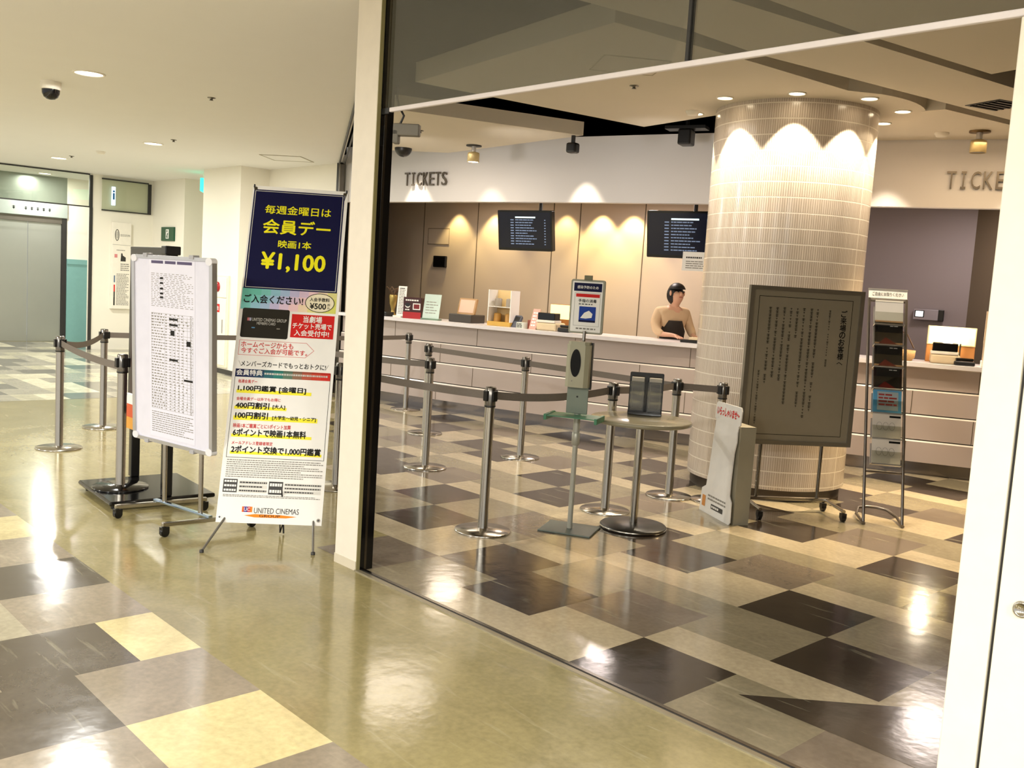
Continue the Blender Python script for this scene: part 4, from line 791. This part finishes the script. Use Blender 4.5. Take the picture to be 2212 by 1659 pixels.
# TICKETS letters
M_let = mat('letter_steel', '#6f675d', .3, metal=.7)
for x, z0, z1, w_, lab in ((-5.21,2.69,2.848,.69,'metal TICKETS lettering on the fascia near the shop front post'),(.66,2.665,2.82,.7,'metal TICKETS lettering on the fascia right of the pillar, partly behind the door')):
    t = thing('tickets_sign', lab, 'sign', (x, CF(x)-.012, z0), fyaw(x)); pitch = w_/7
    for i, ch in enumerate('TICKETS'):                          # each letter is a raised part
        v1, f1 = text_geo(ch) if ch != 'I' else ([(0,0,0),(.3,0,0),(.3,.09,0),(.19,.09,0),(.19,.64,0),(.3,.64,0),(.3,.73,0),(0,.73,0),(0,.64,0),(.11,.64,0),(.11,.09,0),(0,.09,0)], [(0,1,2,3,10,11),(3,4,9,10),(4,5,6,7,8,9)])
        xa = [v[0] for v in v1]; ya = [v[1] for v in v1]; lw = .78*pitch if ch != 'I' else .42*pitch; kx = lw/(max(xa)-min(xa)); ky = (z1-z0)/(max(ya)-min(ya))
        P_ = [((v[0]-(max(xa)+min(xa))/2)*kx - w_/2 + pitch*(i+.5), (v[1]-min(ya))*ky) for v in v1]
        mb = MB(); mb.add([(a_,-.02,b_) for a_,b_ in P_], f1, M_let); ed = set()
        for f in f1:
            for q in range(len(f)): ed.add((f[q], f[(q+1)%len(f)]))
        for (a_,b_) in ed:
            if (b_,a_) not in ed: mb.add([(P_[a_][0],-.02,P_[a_][1]),(P_[b_][0],-.02,P_[b_][1]),(P_[b_][0],0,P_[b_][1]),(P_[a_][0],0,P_[a_][1])],[(0,3,2,1)],M_let)
        mb.build('letter', t)

# monitors
M_scr = mat('screen_navy', '#04060f', .15, emit=.5, emcol='#050a22'); M_sl = mat('screen_text', '#6f82a5', .4, emit=.25, emcol='#9fb6dd'); M_sb = mat('screen_bar', '#d9f4f8', .4, emit=1.3, emcol='#cfeef5')
def monitor(x, y, z, rz, w_, h, lab, seed, polex):
    t = thing('monitor', lab, 'monitor', (x, y, z), rz, 'schedule monitors over the counter')
    bd = Board((-w_/2,-.03,-h/2), radians(-9))
    mb = MB(); bd.rslab(mb,0,0,w_,h,.012,-.06,.0,M_blackgl); bd.slab(mb,.12,.06,w_-.12,h-.06,-.1,-.06,M_black); mb.build('housing', t)
    mb = MB(); bd.quad(mb,.022,.03,w_-.022,h-.022,M_scr,.0015); bd.quad(mb,w_*.33,h*.81,w_*.7,h*.845,M_sb,.003)
    for i in range(10):
        yy = h*(.75-.066*i); bd.quad(mb,w_*.24,yy,w_*.3,yy+.012,M_sl,.003); bd.lines(mb,w_*.33,yy,w_*(.62+.1*((i*7+seed)%3)/2),yy+.014,1,M_sl,.003,.8,seed*20+i,.02,.06); bd.quad(mb,w_*.86,yy,w_*.885,yy+.011,M_sl,.003)
    mb.build('screen', t)
    mb = MB(); mb.cyl((polex,.05,h/2-.08),(polex,.05,2.76-z),.022,M_black); mb.box((polex-.06,.0,-.1),(polex+.06,.06,h/2-.05),M_black); mb.build('hanger', t)
monitor(-4.12,4.47,2.21,radians(13),.76,.47,'black schedule monitor hanging nearer the shop front post',1,.13)
monitor(-2.2,4.98,2.21,radians(16.5),.84,.5,'black schedule monitor hanging against the left side of the pillar',2,.07)
t = thing('paper_notice', 'white paper notice taped under the monitor by the pillar', 'notice', (-2.05,4.99,1.83), radians(16.5)); bd = Board((-.13,-.06,0)); mb = MB(); bd.slab(mb,0,0,.26,.2,-.001,0,M_paper); bd.lines(mb,.04,.13,.24,.15,1,M_ink,.001,.8,3,.015,.02); bd.lines(mb,.04,.02,.24,.11,4,M_grey,.001,.4,4,.03,.08); mb.build('sheet', t)

# things on the counter
def item(name, lab, cat, x, off, z=1.075, group=None, turn=0):
    p, a = along(x, off, z); return thing(name, lab, cat, p, a+turn, group)
t = item('trophy_vase','brass vase with dark dried stems at the left counter end','vase',-5.87,.27)
mb = MB(); mb.lathe([(.06,0),(.065,.01),(.03,.03),(.02,.08),(.045,.16),(.055,.25),(.05,.27)],mat('brass','#b39a5a',.3,metal=.9),24); mb.build('body', t)
mb = MB(); 
for k in range(7): mb.tube([(0,0,.25),(.05*cos(k),.05*sin(k),.32),(.09*cos(k*1.3),.09*sin(k*1.3),.37)],.007,mat('stem_brown','#5f4630',.7),6)
mb.build('stems', t)
t = item('dark_box','low black box under the price card at the left counter end','box',-5.86,.1); mb = MB(); mb.rbox((-.13,-.06,0),(.13,.08,.055),M_black,.006); mb.build('body', t)
t = item('price_card','tall narrow white price card on the left counter end','card stand',-5.6,.14)
mb = MB(); mb.rbox((-.08,-.05,0),(.06,.06,.02),M_white,.004); mb.build('base', t); mb = MB(); bd = Board((-.065,0,.02), radians(4)); bd.slab(mb,0,0,.14,.37,-.006,0,M_paper); bd.lines(mb,.02,.02,.12,.35,17,M_grey,.001,.45,41,.02,.05); bd.lines(mb,.03,.335,.11,.35,1,M_dgrey,.002,.7,42,.02,.03); mb.build('card', t)
t = item('red_display_box','black and red printed display box on the counter beside the price card','display box',-5.37,.13,turn=radians(18))
mb = MB(); mb.rbox((-.12,-.05,0),(.12,.08,.26),mat('box_maroon','#3a090b',.4),.004); mb.build('body', t); mb = MB(); bd = Board((-.12,-.051,0)); bd.quad(mb,0,0,.24,.08,mat('box_red','#a8161d',.4)); bd.quad(mb,.13,.11,.23,.19,M_paper); bd.quad(mb,.142,.122,.218,.178,mat('box_red2','#7a1015',.4),.002); bd.ellipse(mb,.06,.16,.035,.03,M_paper); bd.ellipse(mb,.06,.168,.035,.024,M_black,.002); bd.lines(mb,.03,.095,.1,.12,1,M_paper,.002,.6,9,.02,.03); bd.lines(mb,.03,.21,.21,.24,1,M_paper,.002,.6,10,.015,.03); mb.build('print', t)
t = item('acrylic_stand','pale mint acrylic card stand on the counter beside the red box','card stand',-5.12,.16,turn=radians(15))
mb = MB(); mb.rbox((-.12,-.05,0),(.12,.06,.02),mat('mint_dark','#6d8672',.3),.004); mb.build('base', t); mb = MB(); bd = Board((-.11,-.02,.02), radians(12)); bd.slab(mb,0,0,.22,.3,-.006,0,mat('mint','#c3d6cf',.25)); bd.lines(mb,.03,.05,.19,.22,5,M_grey,.001,.25,43,.03,.06); mb.build('card', t)
t = item('cash_register','dark cash register with a pinkish screen on the counter under the first monitor','cash register',-4.78,.36)
mb = MB(); mb.rbox((-.17,-.13,0),(.17,.16,.1),mat('register_dark','#3b352e',.4),.01); mb.build('body', t); mb = MB(); bd = Board((-.13,-.02,.1), radians(15)); bd.rslab(mb,0,0,.26,.2,.01,-.03,0,mat('register_tan','#b08a5c',.4)); bd.quad(mb,.02,.02,.24,.18,mat('register_screen','#d9b09a',.3,emit=.15),.002); mb.build('screen', t)
t = item('snack_display','clear yellow display case with round goods on the counter','display case',-4.2,.3)
mb = MB(); mb.rbox((-.16,-.1,0),(.16,.1,.05),mat('display_yellow','#cfa64c',.4),.004); mb.build('base', t); mb = MB(); mb.box((-.16,-.1,.05),(-.15,.1,.42),M_paper); mb.box((.15,-.1,.05),(.16,.1,.42),M_paper); mb.box((-.16,.09,.05),(.16,.1,.42),mat('display_back','#e0c48d',.5)); mb.box((-.15,-.1,.22),(.15,.09,.225),M_paper); mb.build('case', t)
for k,(x_,z_) in enumerate(((-.08,.05),(.08,.05),(-.08,.225),(.08,.225))):
    o = item('goods_tin',['amber tin on the lower shelf of the yellow display, left','amber tin on the lower shelf of the yellow display, right','grey tin on the upper shelf of the yellow display, left','grey tin on the upper shelf of the yellow display, right'][k],'tin',-4.2,.3,1.075,'tins in the yellow display'); mb = MB(); mb.lathe([(.045,z_),(.045,z_+.09),(.03,z_+.1),(0,z_+.1)],mat('tin_amber','#b98a3e',.4) if k<2 else mat('tin_grey','#8d8478',.4),20,c=(x_,0,0)); mb.build('body', o)
t = item('card_terminal','small blue grey card terminal on the counter','card terminal',-3.98,.22); mb = MB(); bd = Board((-.045,0,.0), radians(35)); bd.rslab(mb,0,0,.09,.17,.01,-.035,0,mat('terminal_blue','#4d5362',.4)); mb.build('body', t); mb = MB(); bd.quad(mb,.012,.09,.078,.15,M_black,.002); mb.build('screen', t)
t = item('leaflet_stack','little stack of flyers lying near the counter edge','leaflets',-3.8,.12); mb = MB(); mb.rbox((-.05,-.04,0),(.05,.05,.07),mat('flyer_pale','#cdd2c8',.5),.003); bd = Board((-.05,-.041,0)); bd.lines(mb,.01,.01,.09,.06,3,M_dgrey,.001,.5,51,.015,.04); mb.build('sheets', t)
t = item('flyer_stand','pink tilted flyer stand on the counter left of the ticket printer','card stand',-3.69,.15); mb = MB(); bd = Board((-.045,0,0), radians(22)); bd.slab(mb,0,0,.09,.25,-.012,0,mat('flyer_pink','#d8a79b',.5)); bd.lines(mb,.015,.03,.075,.22,5,M_paper,.001,.5,52,.02,.04); mb.build('card', t); mb = MB(); mb.rbox((-.1,.06,0),(.06,.14,.1),mat('stand_red','#8f4a3b',.5),.004); mb.build('holder', t)
M_lampy = mat('lamp_yellow', '#ffe9a0', .5, emit=1.6, emcol='#ffdf8e'); M_ivory = mat('device_ivory','#d9c7a4',.4)
def desk_lamp_printer(x, off, sfx, w_):
    t = item('ticket_printer','black and ivory ticket printer on the counter '+sfx,'ticket printer',x,off); mb = MB(); mb.rbox((-.12,-.1,0),(.14,.14,.09),M_ivory,.02); mb.build('body', t); mb = MB(); mb.rbox((-.11,-.09,.115),(.11,.05,.2),M_blackgl,.008); mb.build('display', t); mb = MB(); mb.rbox((-.12,-.1,.09),(.12,.06,.118),M_white,.004); mb.build('tray', t)
t_ = desk_lamp_printer(-3.53,.22,'left of the sanitizer sign',.25)
t = item('lit_card_box','bright yellow lit box behind the ticket printer left of the sanitizer sign','display box',-3.6,.55); mb = MB(); mb.rbox((-.16,-.06,.0),(.16,.06,.3),mat('box_wood','#a8713a',.5),.004); mb.build('body', t); mb = MB(); bd = Board((-.155,-.062,.13)); bd.quad(mb,0,0,.31,.165,M_lampy); mb.build('lit_face', t)
t = item('phone_dock','black phone dock at the counter edge under the sanitizer sign','phone',-3.27,.13); mb = MB(); mb.rbox((-.07,-.05,0),(.07,.07,.05),M_black,.012); mb.build('base', t); mb = MB(); mb.rbox((-.06,-.02,.052),(.06,.02,.08),M_black,.012); mb.build('handset', t)
t = item('stapler_tray','dark tray with pale slips on the counter next to the pillar','tray',-1.93,.22); mb = MB(); mb.rbox((-.11,-.06,0),(.11,.08,.03),M_black,.006); mb.build('tray', t); mb = MB(); mb.rbox((-.02,-.05,.032),(.09,.06,.06),M_ivory,.004); mb.build('slips', t)
# right counter
t = item('wicker_basket','small pale wicker basket on the right counter beside the rack','basket',-.04,.28); mb = MB(); mb.lathe([(.08,0),(.105,.03),(.11,.1),(.102,.1),(.095,.03),(.0,.012)],mat('wicker','#c9a36d',.8,bump=.4,scale=60),28); mb.build('bowl', t); mb = MB(); mb.tube([(-.1,0,.1),(-.09,0,.2),(-.04,0,.28),(.02,0,.25),(.09,0,.12)],.007,mat('handle_brown','#4b3422',.6),8); mb.build('handle', t)
desk_lamp_printer(.3,.24,'right of the leaflet rack',.25)
t = item('lit_card_box','bright yellow lit shelf box behind the printer right of the rack','display box',.25,.5); mb = MB(); mb.rbox((-.21,-.06,.0),(.22,.06,.17),mat('box_wood','#a8713a',.5),.004); mb.rbox((-.21,-.07,.17),(.22,.06,.35),mat('box_pale','#e8d6a6',.5),.004); mb.build('body', t); mb = MB(); bd = Board((-.2,-.072,.18)); bd.quad(mb,0,0,.41,.16,M_lampy); mb.build('lit_face', t)
t = item('desk_lamp','small glowing white bulb lamp over the right printer','lamp',.38,.36); mb = MB(); mb.cyl((0,0,0),(0,0,.2),.008,M_steel_d); mb.lathe([(.04,0),(.04,.01),(0,.012)],M_black,18); mb.build('stand', t); mb = MB(); mb.sphere((0,0,.24),.045,mat('bulb_white','#ffffff',.4,emit=9.0,emcol='#fff6d8'),16); mb.build('bulb', t)
l = bpy.data.lights.new('desk_lamp_light','POINT'); l.energy = 9; l.color = WARM; l.shadow_soft_size = .05; lo = bpy.data.objects.new('desk_lamp_light', l); COL.objects.link(lo); lo.location = (.33, CC(.38)+.2, 1.38)
t = item('telephone','black desk telephone on the right counter','phone',.5,.13); mb = MB(); mb.rbox((-.09,-.06,0),(.09,.08,.04),M_black,.012); mb.build('base', t); mb = MB(); mb.rbox((-.08,-.03,.042),(.08,.01,.07),M_blackgl,.014); mb.build('handset', t)
t = item('acrylic_sign','tall white acrylic sign with black letters at the right counter end','sign',.73,.14); mb = MB(); mb.rbox((-.12,-.04,0),(.12,.06,.06),M_white,.004); mb.build('base', t); mb = MB(); bd = Board((-.115,0,.06), radians(3)); bd.slab(mb,0,0,.24,.46,-.008,0,mat('sign_peach','#e3cdb4',.35)); bd.text(mb,'Q',.075,.27,.035,.04,M_ink,.002,.02); bd.lines(mb,.07,.22,.17,.235,1,M_dgrey,.002,.7,61,.02,.03); mb.build('panel', t)
t = thing('wall_terminal', 'silver access terminal with a lit white screen on the purple wall', 'wall terminal', (-.5,7.24,1.52), atan2(.36,1))
mb = MB(); mb.rbox((-.15,-.05,-.06),(.15,0,.06),mat('terminal_silver','#9a95a0',.3,metal=.5),.006); mb.rbox((.1,-.055,-.062),(.16,0,.062),M_black,.006); mb.build('body', t); mb = MB(); bd = Board((-.14,-.051,-.03)); bd.quad(mb,0,0,.1,.075,M_black); bd.quad(mb,.012,.008,.088,.067,mat('screen_white','#f2fbff',.4,emit=2.0),.002); mb.build('screen', t)
t = thing('wall_tablet', 'small black square device on the back wall left of the first monitor', 'wall device', (-7.2,CF(-7.2)+2.195,1.76), fyaw(-7.2)); mb = MB(); mb.rbox((-.13,-.04,0),(.13,0,.17),M_black,.01); mb.build('body', t); mb = MB(); Board((-.11,-.041,.02)).quad(mb,0,0,.22,.13,M_blackgl); mb.build('screen', t)
t = thing('wall_hatch', 'square access panel outlined on the back wall above the black device', 'access panel', (-7.3,CF(-7.3)+2.197,2.1), fyaw(-7.3)); mb = MB(); bd = Board((-.2,-.004,0)); bd.slab(mb,0,0,.45,.24,-.003,0,M_booth); bd.frame(mb,0,0,.45,.24,.008,mat('seam','#5d5140',.8)); mb.build('panel', t)

# booth wall washers
for x, pw in ((-6.9,55),(-6.2,70),(-5.0,50),(-4.45,100),(-4.0,100),(-2.9,45)):
    y = CF(x)+2.2
    spot('booth_wash', (x+.05, y-.17, 2.72), pw, 84, (x+.02, y-.1, .6), (1.0,.76,.34), .5, .03)
l_ = area('booth_fill', (-3.2, 5.3, 2.72), 34, .5, (1,.86,.8)); area('booth_fill', (-5.8, 4.9, 2.72), 16, .5, (1,.84,.66)); area('booth_fill', (.3, 6.4, 2.72), 24, .5, (1,.86,.78))  # added fill lights for the booth, no fixtures behind them
for x, y, pw in ((-4.1,2.7,18),(-1.0,2.4,14),(1.1,4.6,18)): area('lobby_fill', (x, y, 3.0), pw, 1.1, (1,.87,.72) if x < 0 else (1,.72,.42))  # added area fills, no lamp hangs at these spots
spot('lobby_pool', (1.5,4.7,3.05), 900, 62, (.9,3.5,0), (1,.74,.4), .4, .35)  # this spot and the next have no fixture, added for warm floor pools
spot('lobby_pool', (-3.2,2.9,3.0), 60, 30, (-3.6,3.4,0), (1,.72,.4), .5)

# ================================================================== CLERK
def skin(name, verts, edges, rad, mt, parent, levels=1):
    me = bpy.data.meshes.new(name); me.from_pydata(verts, edges, []); o = bpy.data.objects.new(name, me); COL.objects.link(o)
    o.modifiers.new('s','SKIN'); sb = o.modifiers.new('d','SUBSURF'); sb.levels = levels; sb.render_levels = levels
    for i, r in enumerate(rad): d_ = me.skin_vertices[0].data[i]; d_.radius = (r, r) if not isinstance(r, tuple) else r; d_.use_root = (i == 0)
    bpy.context.view_layer.update(); dg = bpy.context.evaluated_depsgraph_get(); m2 = bpy.data.meshes.new_from_object(o.evaluated_get(dg)); bpy.data.objects.remove(o)
    m2.materials.clear(); m2.materials.append(mt)
    for p in m2.polygons: p.use_smooth = True; p.material_index = 0
    o2 = bpy.data.objects.new(name, m2); COL.objects.link(o2)
    if parent: o2.parent = parent
    return o2
M_skin = mat('skin', '#d9a789', .5, var=.04); M_hair = mat('hair_black', '#17110e', .45)
per = thing('person', 'person with short black hair in cream shirt and dark apron leaning behind counter', 'person', (-2.58,5.3,0), radians(68))
# local: +x to the person's left hand side seen from behind, -y faces the counter
V = [(0,0,.88),(0,-.01,1.05),(0,-.03,1.2),(0,-.06,1.36),(0,-.09,1.44),(0,-.12,1.49),(0,-.14,1.545),(0,-.15,1.62)]
E_ = [(i,i+1) for i in range(7)]; Rr = [(.15,.11),(.13,.095),(.15,.1),(.13,.085),(.05,.05),(.05,.052),(.075,.09),(.06,.078)]
def chain(start, pts, rads):
    k = start
    for p, r in zip(pts, rads): V.append(p); Rr.append((r,r) if not isinstance(r,tuple) else r); E_.append((k, len(V)-1)); k = len(V)-1
    return k
for s_ in (-1, 1):
    chain(0, [(s_*.1,0,.78),(s_*.105,-.01,.5),(s_*.105,.01,.28),(s_*.105,.02,.08),(s_*.11,-.06,.035),(s_*.115,-.15,.025)], [.09,.065,.055,.04,(.035,.03),(.03,.02)])
    wr = chain(3, [(s_*.17,-.05,1.37),(s_*.215,-.06,1.24),(s_*.22,-.16,1.125),(s_*.13,-.33,1.125),(s_*.115,-.37,1.115)], [.055,.045,.036,.024,(.02,.028)])
    for f in range(4):
        fx = s_*(.145-.02*f); L_ = [.06,.072,.068,.055][f]
        chain(wr, [(fx,-.405,1.112),(fx-s_*.004,-.405-L_*.5,1.106),(fx-s_*.006,-.405-L_*.85,1.094)], [.0085,.008,.007])
    chain(wr, [(s_*.08,-.38,1.112),(s_*.065,-.405,1.106),(s_*.06,-.43,1.1)], [.0095,.009,.0075])
body = skin('body', V, E_, Rr, M_skin, per, 1)
mb = MB(); mb.sphere((0,-.21,1.58),.016,M_skin,10,sc=(.8,1,1.5)); mb.build('nose', per)
for s_ in (-1,1):
    mb = MB(); mb.sphere((s_*.033,-.208,1.605),.012,mat('eye_dark','#1b1512',.2),10,sc=(1.2,.6,.7)); mb.build('eye', per)
    mb = MB(); mb.sphere((s_*.085,-.13,1.585),.026,M_skin,10,sc=(.4,.7,1.2)); mb.build('ear', per)
mb = MB(); mb.sphere((0,-.215,1.545),.02,mat('lips','#a85f52',.5),10,sc=(1.2,.4,.35)); mb.build('mouth', per)
mb = MB(); mb.sphere((0,-.118,1.61),.104,M_hair,24,z0=.22,z1=1,sc=(.93,1.0,.9)); mb.sphere((0,-.085,1.57),.1,M_hair,24,sc=(1.0,.78,1.2)); mb.build('hair', per)
sv = [(0,0,.88),(0,-.01,1.05),(0,-.03,1.2),(0,-.06,1.36),(0,-.085,1.42)]; se = [(0,1),(1,2),(2,3),(3,4)]; sr = [(.165,.125),(.148,.112),(.168,.118),(.15,.1),(.07,.065)]
for s_ in (-1,1):
    k0 = 3
    for p, r in (((s_*.17,-.05,1.37),.068),((s_*.217,-.06,1.24),.06),((s_*.222,-.15,1.14),.052),((s_*.19,-.23,1.128),.04)): sv.append(p); sr.append((r,r)); se.append((k0,len(sv)-1)); k0 = len(sv)-1
sh = skin('shirt', sv, se, sr, mat('shirt_cream','#d9bb95',.8), per, 1)
mb = MB(); ap = []
for z_, w_ in ((.5,.2),(.8,.19),(1.0,.165),(1.16,.17),(1.28,.12)):
    for k in range(9): a_ = radians(-70+140*k/8); ap.append((w_*sin(a_), -.02-.03*(z_>1.1)-(.125 if z_<1.2 else .13)*cos(a_), z_))
mb.add(ap,[(i*9+k,i*9+k+1,(i+1)*9+k+1,(i+1)*9+k) for i in range(4) for k in range(8)],mat('apron_dark','#2c251f',.8),True); mb.build('apron', per)
for s_ in (-1,1):
    mb = MB(); mb.tube([(s_*.1,0,.85),(s_*.108,-.01,.5),(s_*.108,.01,.28),(s_*.108,.02,.09)],[.105,.082,.072,.065],M_dgrey,16); mb.build('trouser_leg', per)
    mb = MB(); mb.sphere((s_*.112,-.06,.04),.05,M_black,14,sc=(.9,2.2,.8)); mb.build('shoe', per)
